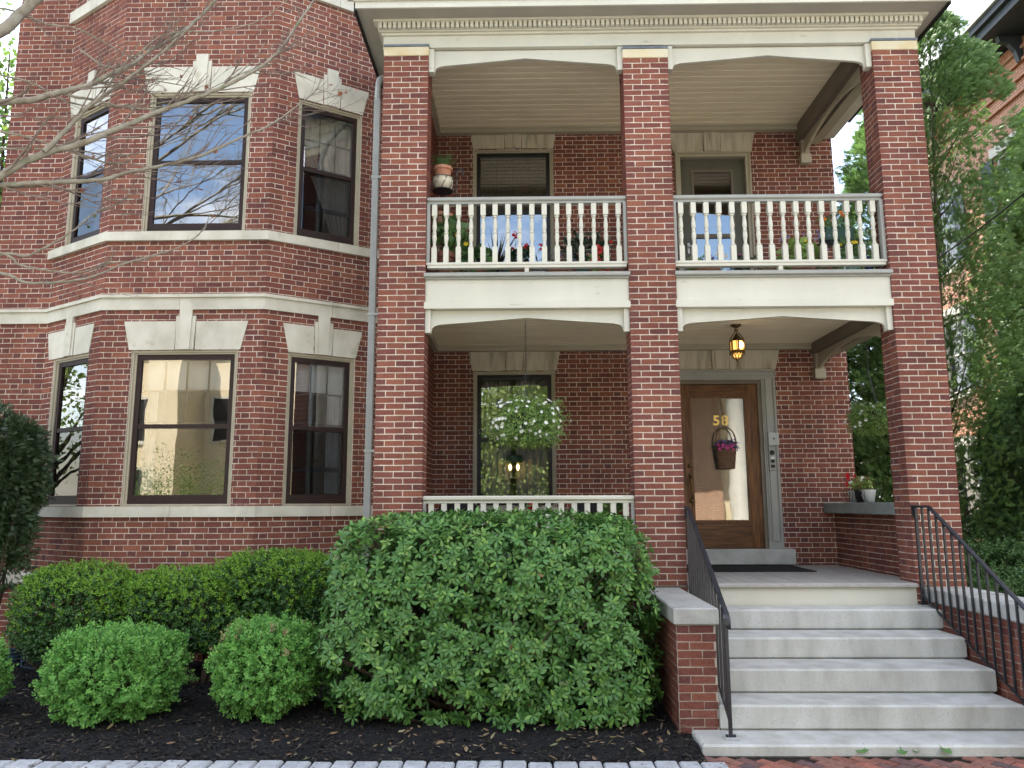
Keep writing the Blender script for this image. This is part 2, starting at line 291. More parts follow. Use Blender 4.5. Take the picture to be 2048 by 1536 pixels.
# leaf templates (side, along, normal), unit length
def T_(v, t): return np.array(v, float), np.array(t, int)
LEAF = T_([(0, 0, 0), (.13, .28, -.02), (.215, .66, -.03), (0, 1, -.05), (-.215, .66, -.03), (-.13, .28, -.02), (0, .3, .03), (0, .70, .02)],
          [(0, 1, 6), (0, 6, 5), (1, 2, 7), (1, 7, 6), (6, 7, 4), (6, 4, 5), (2, 3, 7), (7, 3, 4)])
OVAL = T_([(0, 0, 0), (.30, .45, .03), (0, 1, 0), (-.30, .45, .03), (0, .5, -.05)], [(0, 1, 4), (1, 2, 4), (2, 3, 4), (3, 0, 4)])
BLADE = T_([(-.02, 0, 0), (.02, 0, 0), (.03, .5, .02), (-.03, .5, .02), (0, 1, -.12)], [(0, 1, 2), (0, 2, 3), (3, 2, 4)])
MAPLE = T_([(0, 0, 0), (.32, .10, .05), (.48, .42, .10), (.22, .50, .0), (.12, .62, 0), (0, 1, .08), (-.12, .62, 0), (-.22, .50, 0), (-.48, .42, .1), (-.32, .10, .05), (0, .4, -.04)],
           [(10, i, i+1) for i in range(9)]+[(10, 9, 0)])
def _spray():
    v = []; t = []
    def dia(p, d, l, w):
        s = np.array([d[1], -d[0]]); b = len(v); q = [p, p+d*l*.45+s*w, p+d*l, p+d*l*.45-s*w]
        v.extend([(a[0], a[1], -.22*(a[1]**2)-.25*abs(a[0])) for a in q]); t.extend([(b, b+1, b+2), (b, b+2, b+3)])
    dia(np.array([0, 0.]), np.array([0, 1.]), 1, .035)
    for i, y in enumerate(np.linspace(.1, .86, 10)):
        sg = 1 if i % 2 else -1; l = .46*(1-y*.72); a = .78; d = np.array([sg*math.sin(a), math.cos(a)]); p = np.array([0, y]); dia(p, d, l, .05)
        if l > .2: dia(p+d*l*.4, np.array([sg*math.sin(a-.55), math.cos(a-.55)]), l*.55, .04); dia(p+d*l*.45, np.array([sg*math.sin(a+.5), math.cos(a+.5)]), l*.42, .035)
    return T_(v, t)
SPRAY = _spray()
def _petal(n, inner=.2, cup=.25):
    v = [(0, 0, -.15)]; t = []
    for i in range(2*n):
        a = math.pi*i/n; r = 1 if i % 2 == 0 else .62
        v.append((r*math.cos(a)*.5, r*math.sin(a)*.5, cup*(r-.6)))
    for i in range(2*n): t.append((0, 1+i, 1+(i+1) % (2*n)))
    return T_(v, t)
FLOWER = _petal(5)
CHIP = T_([(-.12, -.5, 0), (.14, -.45, .02), (.10, .5, .03), (-.09, .42, 0), (0, 0, .10)], [(0, 1, 4), (1, 2, 4), (2, 3, 4), (3, 0, 4)])
def rdir(n): return unit(rng.normal(size=(n, 3)))
UP = np.array([0, 0, 1.])

# ------------------------------------------------------------------ ground, bed, pavement, street
CW_ = .0677; JT = .0112
def gz(x, y):
    """height of the mulch bed"""
    t = np.clip((np.asarray(y, float)+2.2)/3.0, 0, 1); return -1.905+.145*t
g = MB(); g.add([(-90, -90, -2.02), (90, -90, -2.02), (90, 90, -2.02), (-90, 90, -2.02)], [(0, 1, 2, 3)])
struct(build('ground', g, mat('earth', [(.05, .05, .035), (.08, .09, .04)], 2, .95)))
xs = np.linspace(-9, 1.362, 150); ys = np.linspace(-2.24, 1.7, 70); X, Y = np.meshgrid(xs, ys)
Z = gz(X, Y)+.012*np.sin(X*9+Y*5)*np.sin(Y*11-X*3)+rng.normal(0, .006, X.shape)
for bxc, byc, w in ((-3.7, -1.05, .5), (-2.3, -1.0, .4), (-.3, -.9, 1.1), (-4.95, -1.2, .3)): Z += .03*np.exp(-((X-bxc)**2+(Y-byc)**2)/w**2)
V = np.stack([X, Y, Z], -1).reshape(-1, 3); nx, ny = len(xs), len(ys); i = np.arange((nx-1)*(ny-1)); a = (i//(nx-1))*nx+i % (nx-1)
T = np.concatenate([np.stack([a, a+1, a+nx+1], -1), np.stack([a, a+nx+1, a+nx], -1)])
mbed = struct(link(bpy.data.objects.new('mulch_bed', npmesh('mulch_bed', V, T, M_MULCH, smooth=True))))
n = 26000; P = np.stack([rng.uniform(-6.5, 1.35, n), rng.uniform(-2.22, .75, n), np.zeros(n)], -1); P[:, 2] = gz(P[:, 0], P[:, 1])+rng.uniform(.0, .02, n)
d = rdir(n); d[:, 2] *= .35; nn = rdir(n)*.5+UP
scatter('mulch_chips', CHIP, P, d, nn, rng.uniform(.014, .062, n), M_CHIP, kind='stuff')
n = 260; P = np.stack([rng.uniform(-5.5, 1.4, n), rng.uniform(-2.2, -.2, n), np.zeros(n)], -1); P[:, 2] = gz(P[:, 0], P[:, 1])+.02
P[:90, 0] = rng.uniform(-1.2, 1.35, 90); P[:90, 1] = rng.uniform(-2.1, -1.5, 90)
d = rdir(n); d[:, 2] *= .2
lf = scatter('fallen_leaves', LEAF, P, d, UP+rdir(n)*.35, rng.uniform(.03, .085, n), M_DEADL, kind='stuff')
# granite setts edging the bed: one row in view
sett = struct(build('bed_edging', (lambda m: (bx(m, WF, -9, 1.40, -2.42, -2.22, -1.99, -1.945), m)[1])(MB()), M_MULCH))
x = -5.6; k = 0
while x < 1.32:
    w = random.uniform(.155, .215); m = MB(); dy = random.uniform(-.008, .008); h = random.uniform(-.008, .006)
    cbx(m, x+.007, x+w-.007, -2.40+dy, -2.225+dy, -1.97, -1.885+h, .014)
    build('sett', m, M_SETT, sett); x += w
# mulch-coloured soil under the pavement joints, pavement bricks laid on the diagonal
pv = MB(); bx(pv, WF, 1.36, 14, -4.6, -1.98, -2.0, -1.935); bx(pv, WF, -14, 1.36, -4.6, -2.42, -2.0, -1.935)
pave = struct(build('brick_pavement', pv, M_SOIL))
bm_ = MB(); cbx(bm_, -.097, .097, -.046, .046, -.03, 0, .004); bmesh_ = build('brick', bm_, M_PBRICK, pave); pbase = bmesh_.data; bpy.data.objects.remove(bmesh_)
ang = R(-52); ca, sa = math.cos(ang), math.sin(ang); far = MB(); pc = []
for i in range(-60, 110):
    for j in range(-60, 90):
        u = i*.203+(.1015 if j % 2 else 0); v = j*.1015; x = 1.4+u*ca-v*sa; y = -2.1+u*sa+v*ca
        if (1.36 < x < 6 and -3.4 < y < -2.05): pc.append((x, y))
pc.sort(key=lambda p: (p[0]-1.5)**2*.2+(p[1]+2.05)**2*4)
for k, (x, y) in enumerate(pc):
    z = -1.915+random.uniform(-.006, .004)
    if k < 240:
        o = bpy.data.objects.new('brick', pbase); o.location = (x, y, z); o.rotation_euler = (random.uniform(-.02, .02), random.uniform(-.02, .02), ang+random.uniform(-.02, .02)); link(o, pave)
    else:
        F = fr((x, y, 0), (ca, sa, 0), (-sa, ca, 0)); bx(far, F, -.097, .097, -.046, .046, z-.02, z)
build('brickwork', far, M_PBRICK, pave, kind='stuff')
m = MB(); bx(m, WF, -60, 60, -13.5, -4.75, -2.03, -2.0); struct(build('street', m, mat('pale_street_concrete', [(.26, .255, .24), (.31, .305, .29)], 30, .9, .3, 90)))  # pale concrete; colour raised so the unseen street bounces light into the porch
m = MB(); bx(m, WF, -60, 60, -4.75, -4.6, -2.0, -1.925); struct(build('kerb', m, M_GRAN))
m = MB(); bx(m, WF, -60, 60, -16.5, -13.5, -2.015, -1.90); struct(build('far_pavement', m, mat('concrete', [(.32, .31, .29), (.38, .37, .35)], 3, .9)))

# ------------------------------------------------------------------ the house
house = thing('brick_house', 'red brick house with a three-sided bay and a two-storey porch on brick piers', 'house', (0, 2.4, -1.95))
ZREF = 5.234
BR = []          # every brick of the house: frame data, size, header?, parent key
def lay(out, O, U, N, width, zb, zt, holes=(), bond='flemish', zref=ZREF, key=None, phase=0, depth=.09, u0=0.0, ext=0):
    O = Vector(O); U = Vector(U).normalized(); N = Vector(N).normalized()
    k = math.floor((zref-zt)/CW_)-1
    while True:
        JT = .0106 if bond == 'pierA' else .0080
        z1 = zref-k*CW_-JT/2; z0 = z1-(CW_-JT); k += 1
        if z0 > zt: continue
        if z1 < zb: break
        z0, z1 = max(z0, zb), min(z1, zt)
        if z1-z0 < .012: continue
        if bond == 'flemish': pat = [(.2087, 0), (.1043, 1)]; off = (.1565 if k % 2 else 0)
        elif bond == 'pierA': pat = [(.2087, 0), (.2087, 0), (.1043, 1)] if k % 2 else [(.1043, 1), (.2087, 0), (.2087, 0)]; off = 0
        else: pat = [(.2087, 0)]; off = .104 if k % 2 else 0
        u = -off-phase; i = 0
        while u < width:
            w, h = pat[i % len(pat)]; i += 1; a, b = max(u, u0)+JT/2, min(u+w, width)-JT/2; a -= (JT/2+ext)*(u <= u0)*(ext > 0); b += (JT/2+ext)*(u+w >= width)*(ext > 0); u += w
            if b-a < .015: continue
            segs = [(a, b, z0, z1)]
            for (ha, hb, hz0, hz1) in holes:
                ns = []
                for (p, q, y0, y1) in segs:
                    if q <= ha or p >= hb or y1 <= hz0 or y0 >= hz1: ns.append((p, q, y0, y1)); continue
                    if p < ha-.012: ns.append((p, ha-.003, y0, y1))
                    if q > hb+.012: ns.append((hb+.003, q, y0, y1))
                    if y0 < hz0-.01: ns.append((max(p, ha), min(q, hb), y0, hz0))
                    if y1 > hz1+.01: ns.append((max(p, ha), min(q, hb), hz1, y1))
                segs = ns
            for (p, q, y0, y1) in segs: out.append((O, U, N, p, q, y0, y1, h or (q-p < .12), key, depth))
def brick_boxes(mb, recs):
    for (O, U, N, a, b, z0, z1, h, key, dp) in recs:
        F = fr(O, U, N); pr = random.uniform(.0012, .0032); j = lambda: random.uniform(-.0026, .0026)
        v = [F(a+j(), pr+abs(j())*.3, z0+j()), F(b+j(), pr+abs(j())*.3, z0+j()), F(b+j(), pr+abs(j())*.3, z1+j()), F(a+j(), pr+abs(j())*.3, z1+j()), F(a, -dp, z0), F(b, -dp, z0), F(b, -dp, z1), F(a, -dp, z1)]
        mb.add(v, [(0, 1, 2, 3), (0, 4, 5, 1), (1, 5, 6, 2), (2, 6, 7, 3), (3, 7, 4, 0)], 1 if h else 0)
def backing(mb, O, U, N, width, zb, zt, holes=(), rev=.16, rec=.0):
    F = fr(O, U, N); us = sorted({0, width, *[h[0] for h in holes], *[h[1] for h in holes]}); zs = sorted({zb, zt, *[h[2] for h in holes], *[h[3] for h in holes]})
    for a, b in zip(us, us[1:]):
        for c, d in zip(zs, zs[1:]):
            if any(h[0] <= a and b <= h[1] and h[2] <= c and d <= h[3] for h in holes): continue
            mb.add([F(a, -rec, c), F(b, -rec, c), F(b, -rec, d), F(a, -rec, d)], [(0, 1, 2, 3)])
    for (a, b, c, d) in holes:
        for (p, q) in (((a, c), (a, d)), ((a, d), (b, d)), ((b, d), (b, c)), ((b, c), (a, c))):
            mb.add([F(p[0], -rec, p[1]), F(q[0], -rec, q[1]), F(q[0], -rev, q[1]), F(p[0], -rev, p[1])], [(0, 1, 2, 3)])
def dirn(a, b):
    u = (Vector((*b, 0))-Vector((*a, 0))); return (*a, 0), u.normalized(), Vector((u.y, -u.x, 0)).normalized(), u.length
A0, A, B, B2, A2 = (-7.06, 1.46), (-6.27, 1.46), (-5.17, .78), (-3.17, .78), (-1.64, 1.76)
ZB, ZT = -2.0, 9.2
low, upp, top3 = (0.0, 1.875), (3.375, 5.245), (6.87, 8.6)
def wins(a, b): return [(a, b, *low), (a, b, *upp), (a, b, *top3)]
bayw = [(dirn(A0, A), []), (dirn(A, B), wins(.24, 1.06)), (dirn(B, B2), wins(.40, 1.70)), (dirn(B2, A2), wins(.31, 1.17))]
mb = MB()
for (O, U, N, Lw), hs in bayw:
    backing(mb, O, U, N, Lw, ZB, ZT, hs); lay(BR, O, U, N, Lw, ZB, 7.1, hs, phase=random.choice([0, .1]), ext=.0025)
build('bay_wall', mb, M_MORT, house)
# porch rear wall, side return
RW0, RWY = -1.29, 2.46
rh = [(RW0, )]
rholes = [(-.72-RW0, .44-RW0, -.03, 1.885), (-.74-RW0, .45-RW0, 3.34, 5.25), (2.02-RW0, 3.54-RW0, -.6, 1.885), (2.25-RW0, 3.37-RW0, 2.6, 5.17)]
mb = MB(); backing(mb, (RW0, RWY, 0), (1, 0, 0), (0, -1, 0), 4.575-RW0, ZB, ZT, rholes); lay(BR, (RW0, RWY, 0), (1, 0, 0), (0, -1, 0), 4.575-RW0, -.82, 5.6, rholes, ext=.002)
build('porch_wall', mb, M_MORT, house)
mb = MB(); backing(mb, (RW0, .34, 0), (0, 1, 0), (1, 0, 0), 2.12, ZB, 5.9); lay(BR, (RW0, .34, 0), (0, 1, 0), (1, 0, 0), 2.12, -.82, 5.6, phase=.05)
bx(mb, WF, -1.625, RW0-.03, .34, 1.9, ZB, 5.9); build('porch_side_wall', mb, M_MORT, house)
# foundation under the left half of the porch
mb = MB(); bx(mb, WF, -1.1, 1.18, .10, .3, ZB, -.85); lay(BR, (-1.1, .10, 0), (1, 0, 0), (0, -1, 0), 2.28, -1.95, -.86); build('porch_foundation', mb, M_MORTD, house)
# parapet between the porch wall and the corner pier
mb = MB(); bx(mb, WF, 4.2503, 4.56, .34, 2.46, ZB, -.125); lay(BR, (4.25, 2.45, 0), (0, -1, 0), (-1, 0, 0), 2.1, -.82, -.13, depth=.05)
build('parapet', mb, M_MORT, house)
m = MB(); cbx(m, 4.11, 4.66, .345, 2.452, -.125, .015, .008); build('parapet_coping', m, M_SLATE, house)
# body: flanks, back, floors, roof (nothing of it faces the street; it closes the rooms and shades the front)
mb = MB()
bx(mb, WF, -7.06, -6.9, 1.47, 13, ZB, ZT); bx(mb, WF, 4.44, 4.575, 2.48, 13, ZB, ZT); bx(mb, WF, -7.06, 4.575, 12.9, 13.1, ZB, ZT)
build('flank_wall', mb, brickwall_mat('flank_brick', (.16, .055, .042), (.12, .045, .04), (.5, .46, .4)), house)
mb = MB(); bx(mb, WF, -6.9, 4.44, 2.62, 12.9, 2.28, 2.5); bx(mb, WF, -6.9, 4.44, 2.62, 12.9, 5.75, 5.95); bx(mb, WF, -6.9, 4.44, 2.62, 12.9, -.95, -.82)
for z in (2.28, 5.75, -.95): prism(mb, lambda x, n, y: Vector((x, y, n)), [(-6.2, 1.6), (-5.1, .95), (-3.25, .95), (-1.75, 1.9), (-1.75, 2.62), (-6.2, 2.62)], z, z+.13)
build('storey_floor', mb, M_INT, house)
mb = MB(); bx(mb, WF, -6.9, 4.44, 5.6, 5.7, -.8, 5.75); bx(mb, WF, -1.46, -1.32, 2.64, 5.6, -.8, 5.75); bx(mb, WF, -6.88, -6.84, 1.5, 5.6, -.8, 9.1); bx(mb, WF, -6.84, 4.4, 5.6, 5.7, 5.96, 9.1); build('room_wall', mb, M_INT, house)
mb = MB(); prism(mb, lambda x, n, y: Vector((x, y, n)), [(-7.4, 1.1), (-6.4, 1.1), (-5.3, .42), (-3.0, .42), (-1.6, 1.4), (-1.2, 2.1), (5.0, 2.1), (5.0, 13.4), (-7.4, 13.4)], 9.2, 9.5)
build('roof', mb, M_DTRIM, house)
# piers
PX = [(-1.627, 5.234), (1.180, 5.17), (4.085, 5.234)]; PW, PD = .5216, .34
piers = []
for i, (x, zt) in enumerate(PX):
    m = MB(); bx(m, WF, x+.0005, x+PW-.0005, .0005, PD, -2.0, zt-.004); p = build('pier', m, M_MORT, house, org=(x+PW/2, PD/2, -2.0)); piers.append(p)
    lay(BR, (x, 0, 0), (1, 0, 0), (0, -1, 0), PW, -2.0, zt, bond='pierA', zref=zt, key=i, depth=.05, ext=.0008)
    for O, U, N in (((x, PD, 0), (0, -1, 0), (-1, 0, 0)), ((x+PW, 0, 0), (0, 1, 0), (1, 0, 0))): lay(BR, O, U, N, PD, -2.0, zt, bond='flemish', zref=zt, key=('s', i), depth=.05, phase=.0, ext=.0004)
    m = MB(); cbx(m, x-.004, x+PW+.004, -.006, PD, zt, zt+.113, .006); build('cap_stone', m, M_CAP, p)
    m = MB(); bx(m, WF, x-.008, x+PW+.008, -.012, PD, zt+.1135, zt+.14); build('flashing', m, M_LEAD, p)
# 300 bricks that show largest are pieces of their own, the others one mass
def shows(r):
    O, U, N, a, b, z0, z1, h, key, dp = r
    if not isinstance(key, int) or h: return 0
    c = fr(O, U, N)((a+b)/2, 0, (z0+z1)/2); x, y, z = px(c)
    if y > 1525 or y < 0: return 0
    if key == 0 and z0 < -.06: return 0
    if key == 1 and (z0 < -.95 or (z0 < -.3 and x < 1305)): return 0
    return (b-a)*(z1-z0)/z**2*(1+.05*random.random())
order = sorted(range(len(BR)), key=lambda i: -shows(BR[i])); solo = set(order[:300])
sb = MB(); L0 = .2087-JT; H0 = CW_-JT
sb.add([(-L0/2, -.0028, -H0/2), (L0/2, -.0028, -H0/2), (L0/2, -.0028, H0/2), (-L0/2, -.0028, H0/2), (-L0/2, .05, -H0/2), (L0/2, .05, -H0/2), (L0/2, .05, H0/2), (-L0/2, .05, H0/2)], [(0, 1, 2, 3), (0, 4, 5, 1), (1, 5, 6, 2), (2, 6, 7, 3), (3, 7, 4, 0)])
sm = bpy.data.meshes.new('brick'); sm.from_pydata(sb.v, [], sb.f); sm.materials.append(M_BRICK)
rest = []
for i, r in enumerate(BR):
    if i in solo:
        O, U, N, a, b, z0, z1, h, key, dp = r; p = piers[key]; o = bpy.data.objects.new('brick', sm)
        o.location = Vector(((a+b)/2+O.x, random.uniform(-.0012, .0012), (z0+z1)/2))-wloc(p); o.scale.x = (b-a)/L0*random.uniform(.99, 1.004); o.scale.z = random.uniform(.96, 1.03); o.rotation_euler = (random.uniform(-.012, .012), random.uniform(-.014, .014), random.uniform(-.004, .004)); link(o, p)
    else: rest.append(r)
mb = MB(); brick_boxes(mb, rest); build('brickwork', mb, [M_BRICK, M_HEAD], house, kind='stuff')

# stone bands round the bay, block by block, mitred at the corners
def band(name, path, z0, z1, out, blk, m, ends=(0, 0), joint=.004, prof=None):
    P = [Vector((*p, 0)) for p in path]; n = len(P); nr = []
    for a, b in zip(P, P[1:]): u = (b-a).normalized(); nr.append(Vector((u.y, -u.x, 0)))
    root = None
    def off(i, dist):
        if i == 0: return P[0]+nr[0]*dist
        if i == n-1: return P[-1]+nr[-1]*dist
        bis = (nr[i-1]+nr[i]).normalized(); return P[i]+bis*(dist/bis.dot(nr[i]))
    for i in range(n-1):
        a, b = P[i], P[i+1]; Ls = (b-a).length; k = max(1, round(Ls/blk))
        cuts = [0]+[(j+random.uniform(-.12, .12))/k for j in range(1, k)]+[1]
        for c, d in zip(cuts, cuts[1:]):
            mbb = MB()
            for (y0, y1, o1) in (prof or [(z0, z1, out)]):
                bi0, bi1, bo0, bo1 = P[i]-nr[i]*.03, P[i+1]-nr[i]*.03, off(i, o1), off(i+1, o1)
                e0, e1 = (joint/2/Ls if c > 0 else 0), (joint/2/Ls if d < 1 else 0)
                q = [bi0.lerp(bi1, c+e0), bi0.lerp(bi1, d-e1), bo0.lerp(bo1, d-e1), bo0.lerp(bo1, c+e0)]
                mbb.add([(v.x, v.y, y0) for v in q]+[(v.x, v.y, y1) for v in q], BOXF)
            if root is None: root = build(name, mbb, m, house)
            else: build('stone_block', mbb, m, root)
    return root
def lerp2(a, b, t): return (a[0]+(b[0]-a[0])*t, a[1]+(b[1]-a[1])*t)
Lr = dirn(B2, A2)[3]
band('belt_course', [A0, A, B, B2, A2], 0, 0, 0, 1.05, M_LIME, prof=[(2.375, 2.42, .028), (2.4205, 2.525, .022), (2.5255, 2.565, .05)])
band('upper_sill_band', [lerp2(A, B, -.06), B, B2, A2], 3.255, 3.37, .05, .85, M_LIME)
band('lower_sill_band', [A0, A, B, B2, A2], -.128, -.003, .05, .9, M_LIME)
band('water_table', [A0, A, B, B2, A2], -.95, -.80, .055, 1.2, M_LIME)
band('attic_sill_band', [lerp2(A, B, -.06), B, B2, A2], 6.70, 6.865, .05, .9, M_LIME)
def lintel(O, U, N, uc, wb, wt, z0, z1, kz, kw, m, kb=None):
    F = fr(O, U, N); kw2 = kw/2; fl = .045; mb = MB(); w = lambda z: wb+(wt-wb)*(z-z0)/(z1-z0)
    for s in (-1, 1):
        mb = MB(); prism(mb, F, [(uc+s*(kw2+fl+.002), z0), (uc+s*wb, z0), (uc+s*wt, z1), (uc+s*(kw2+fl+.002), z1)][::s], -.05, .011)
        if s < 0: root = build('lintel', mb, m, house, org=F(uc, 0, z0))
        else: build('lintel_block', mb, m, root)
    mb = MB(); prism(mb, F, [(uc-kw2+.012, z0+.001), (uc+kw2-.012, z0+.001), (uc+kw2, kz), (uc-kw2, kz)], -.05, .034); build('keystone', mb, m, root)
    mb = MB(); kf = z1+(kz-z1)*.45
    for s in (-1, 1):
        mb = MB(); prism(mb, F, [(uc+s*(kw2-.011), z0+.0015), (uc+s*(kw2+fl-.012), z0+.0015), (uc+s*(kw2+fl), kf), (uc+s*(kw2+.001), kf)][::s], -.05, .021); build('keystone_shoulder', mb, m, root)
for (O, U, N, Lw), (uc, wb, wt, kw) in ((bayw[1][0], (.595, .47, .545, .15)), (bayw[2][0], (1.045, .68, .762, .155)), (bayw[3][0], (.742, .435, .513, .15))):
    lintel(O, U, N, uc, wb, wt, 1.877, 2.232, 2.374, kw, M_LIME); lintel(O, U, N, uc, wb, wt, 5.247, 5.60, 5.765, kw, M_LIME)
RO, RU, RN = (RW0, RWY, 0), (1, 0, 0), (0, -1, 0)
lintel(RO, RU, RN, -.14-RW0, .60, .665, 1.887, 2.215, 2.235, .17, M_STAIN); lintel(RO, RU, RN, -.145-RW0, .60, .635, 5.252, 5.52, 5.54, .17, M_STAIN)
lintel(RO, RU, RN, 2.79-RW0, .77, .85, 1.887, 2.215, 2.235, .17, M_STAIN); lintel(RO, RU, RN, 2.81-RW0, .58, .64, 5.172, 5.51, 5.535, .17, M_STAIN)

# windows
def pane(name, F, u0, u1, n, z0, z1, m, par):
    mb = MB(); mb.add([F(u0, n, z0), F(u1, n, z0), F(u1, n, z1), F(u0, n, z1)], [(0, 1, 2, 3)]); return build(name, mb, m, par)
def ring(mb, F, u0, u1, z0, z1, n0, n1, w, wb=None, wt=None):
    wb = wb or w; wt = wt or w
    bx(mb, F, u0, u0+w, n0, n1, z0, z1); bx(mb, F, u1-w, u1, n0, n1, z0, z1); bx(mb, F, u0+w, u1-w, n0, n1, z0, z0+wb); bx(mb, F, u0+w, u1-w, n0, n1, z1-wt, z1)
def cloth(F, u0, u1, z0, z1, n, waves, amp, tie=None, segz=14):
    mb = MB(); k = waves*8
    for j in range(segz+1):
        t = j/segz; z = z1+(z0-z1)*t
        for i in range(k+1):
            s = i/k; a, b = u0, u1
            if tie: q = tie(t); a, b = q
            mb.v.append(tuple(F(a+(b-a)*s, n+amp*math.sin(s*waves*2*math.pi+.7*math.sin(t*2))*(.6+.4*t), z))); 
    for j in range(segz):
        for i in range(k): mb.f.append((j*(k+1)+i, j*(k+1)+i+1, (j+1)*(k+1)+i+1, (j+1)*(k+1)+i)); mb.m.append(0)
    return mb
def window(O, U, N, u0, u1, z0, z1, cols, glass, rows=2, trim=M_TRIM, tw=.048, storm=M_BROWN, sash=M_DARK, halfbar=False, curtains=(), label=None, mid=.5, sillpanel=True, screen=False):
    F = fr(O, U, N); mb = MB(); ring(mb, F, u0+.002, u1-.002, z0+.002, z1-.002, -.155, -.035, tw, .02, tw*.95)
    ring(mb, F, u0+.003, u1-.003, z0+.003, z1-.003, -.0349, -.015, tw*.45, .02, tw*.5)
    win = build('window', mb, trim, house, org=F((u0+u1)/2, 0, z0), label=label)
    a, b, c, d = u0+tw+.003, u1-tw-.003, z0+(.075 if sillpanel else .012), z1-tw-.003; zm = c+(d-c)*mid
    if sillpanel: m = MB(); bx(m, F, a-.01, b+.01, -.09, -.045, z0+.021, c-.001); build('sill_panel', m, storm, win)
    m = MB(); ring(m, F, a, b, c, d, -.095, -.05, .055); bx(m, F, a+.055, b-.055, -.093, -.056, zm-.025, zm+.025); build('storm_frame', m, storm, win)
    pane('pane', F, a+.04, b-.04, -.075, c+.04, zm-.01, M_SCREEN if screen else glass, win); pane('pane', F, a+.04, b-.04, -.074, zm+.01, d-.04, glass, win)
    m = MB(); ring(m, F, a+.002, b-.002, zm+.012, d-.002, -.125, -.1, .062, .05, .062); build('sash', m, sash, win)
    m = MB(); ring(m, F, a+.002, b-.002, c+.002, zm+.011, -.15, -.127, .062, .07, .045); build('sash', m, sash, win)
    for i in range(1, cols):
        u = a+.06+(b-a-.12)*i/cols; m = MB(); bx(m, F, u-.009, u+.009, -.122, -.102, zm+.06, d-.06); build('muntin', m, sash, win)
    for j in range(1, rows):
        z = zm+.06+(d-zm-.12)*j/rows; m = MB(); bx(m, F, a+.06, b-.06, -.1215, -.1025, z-.009, z+.009); build('muntin', m, sash, win)
    if halfbar: m = MB(); zb = c+(zm-c)*.42; bx(m, F, a+.04, b-.04, -.1, -.085, zb-.03, zb+.03); build('screen_bar', m, mat('screen_blue', (.018, .026, .042), rough=.5) if 'screen_blue' not in bpy.data.materials else bpy.data.materials['screen_blue'], win)
    for (nm, kw, cm) in curtains: build(nm, cloth(F, **kw), cm, win, smooth=True)
    return win
(Oa, Ua, Na, La), (Ob, Ub, Nb, Lb), (Oc, Uc, Nc, Lc) = bayw[1][0], bayw[2][0], bayw[3][0]
window(Oa, Ua, Na, .24, 1.06, *low, 3, M_GLASS, screen=True, halfbar=True, curtains=[('curtain', dict(u0=.60, u1=1.0, z0=.05, z1=1.8, n=-.26, waves=5, amp=.03), M_CURT)])
window(Oa, Ua, Na, .24, 1.06, *upp, 3, M_GLASSU, screen=True, curtains=[('curtain', dict(u0=.48, u1=1.0, z0=3.42, z1=5.15, n=-.26, waves=5, amp=.03), M_SHEER)])
window(Ob, Ub, Nb, .40, 1.70, *low, 4, M_GLASS, curtains=[('roller_shade', dict(u0=.46, u1=1.64, z0=1.40, z1=1.82, n=-.2, waves=1, amp=.002), M_SHADE), ('curtain', dict(u0=.46, u1=.64, z0=.05, z1=1.8, n=-.26, waves=3, amp=.03), M_CURT)])
window(Ob, Ub, Nb, .40, 1.70, *upp, 1, M_GLASSU, rows=1, mid=.5)
window(Oc, Uc, Nc, .31, 1.17, *low, 3, M_GLASS, screen=True, halfbar=True, curtains=[('roller_shade', dict(u0=.37, u1=1.11, z0=1.42, z1=1.82, n=-.2, waves=1, amp=.002), M_SHADE), ('curtain', dict(u0=.90, u1=1.12, z0=.05, z1=1.7, n=-.26, waves=3, amp=.03), M_CURT)])
window(Oc, Uc, Nc, .31, 1.17, *upp, 3, M_GLASSU, screen=True, halfbar=True, curtains=[('curtain', dict(u0=.36, u1=1.1, z0=3.42, z1=5.18, n=-.27, waves=6, amp=.03, tie=lambda t: (.36+.56*max(0, (t-.28)/.72)**.75, 1.12)), M_FLORAL)])
for (O_, U_, N_), u0, u1 in (((Oa, Ua, Na), .24, 1.06), ((Ob, Ub, Nb), .40, 1.70), ((Oc, Uc, Nc), .31, 1.17)): window(O_, U_, N_, u0, u1, *top3, 2, M_GLASSU)
window(RO, RU, RN, -.72-RW0, .44-RW0, -.03, 1.885, 4, M_GLASS, storm=M_DARK, curtains=[('curtain', dict(u0=-.66-RW0, u1=-.2-RW0, z0=.02, z1=1.8, n=-.36, waves=5, amp=.03), M_SHEER), ('curtain', dict(u0=-.12-RW0, u1=.4-RW0, z0=.02, z1=1.8, n=-.36, waves=5, amp=.03), M_SHEER)], sillpanel=False)
m = MB(); cbx(m, -.80, .53, RWY-.075, RWY+.1, -.17, -.032, .006); build('window_sill', m, M_LIME, house)
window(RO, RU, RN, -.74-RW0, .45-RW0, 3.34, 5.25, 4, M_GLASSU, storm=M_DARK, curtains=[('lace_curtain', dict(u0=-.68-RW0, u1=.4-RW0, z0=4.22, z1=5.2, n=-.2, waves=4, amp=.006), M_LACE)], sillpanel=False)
m = MB(); cbx(m, -.82, .54, RWY-.07, RWY+.1, 3.22, 3.338, .006); build('window_sill', m, M_LIME, house)

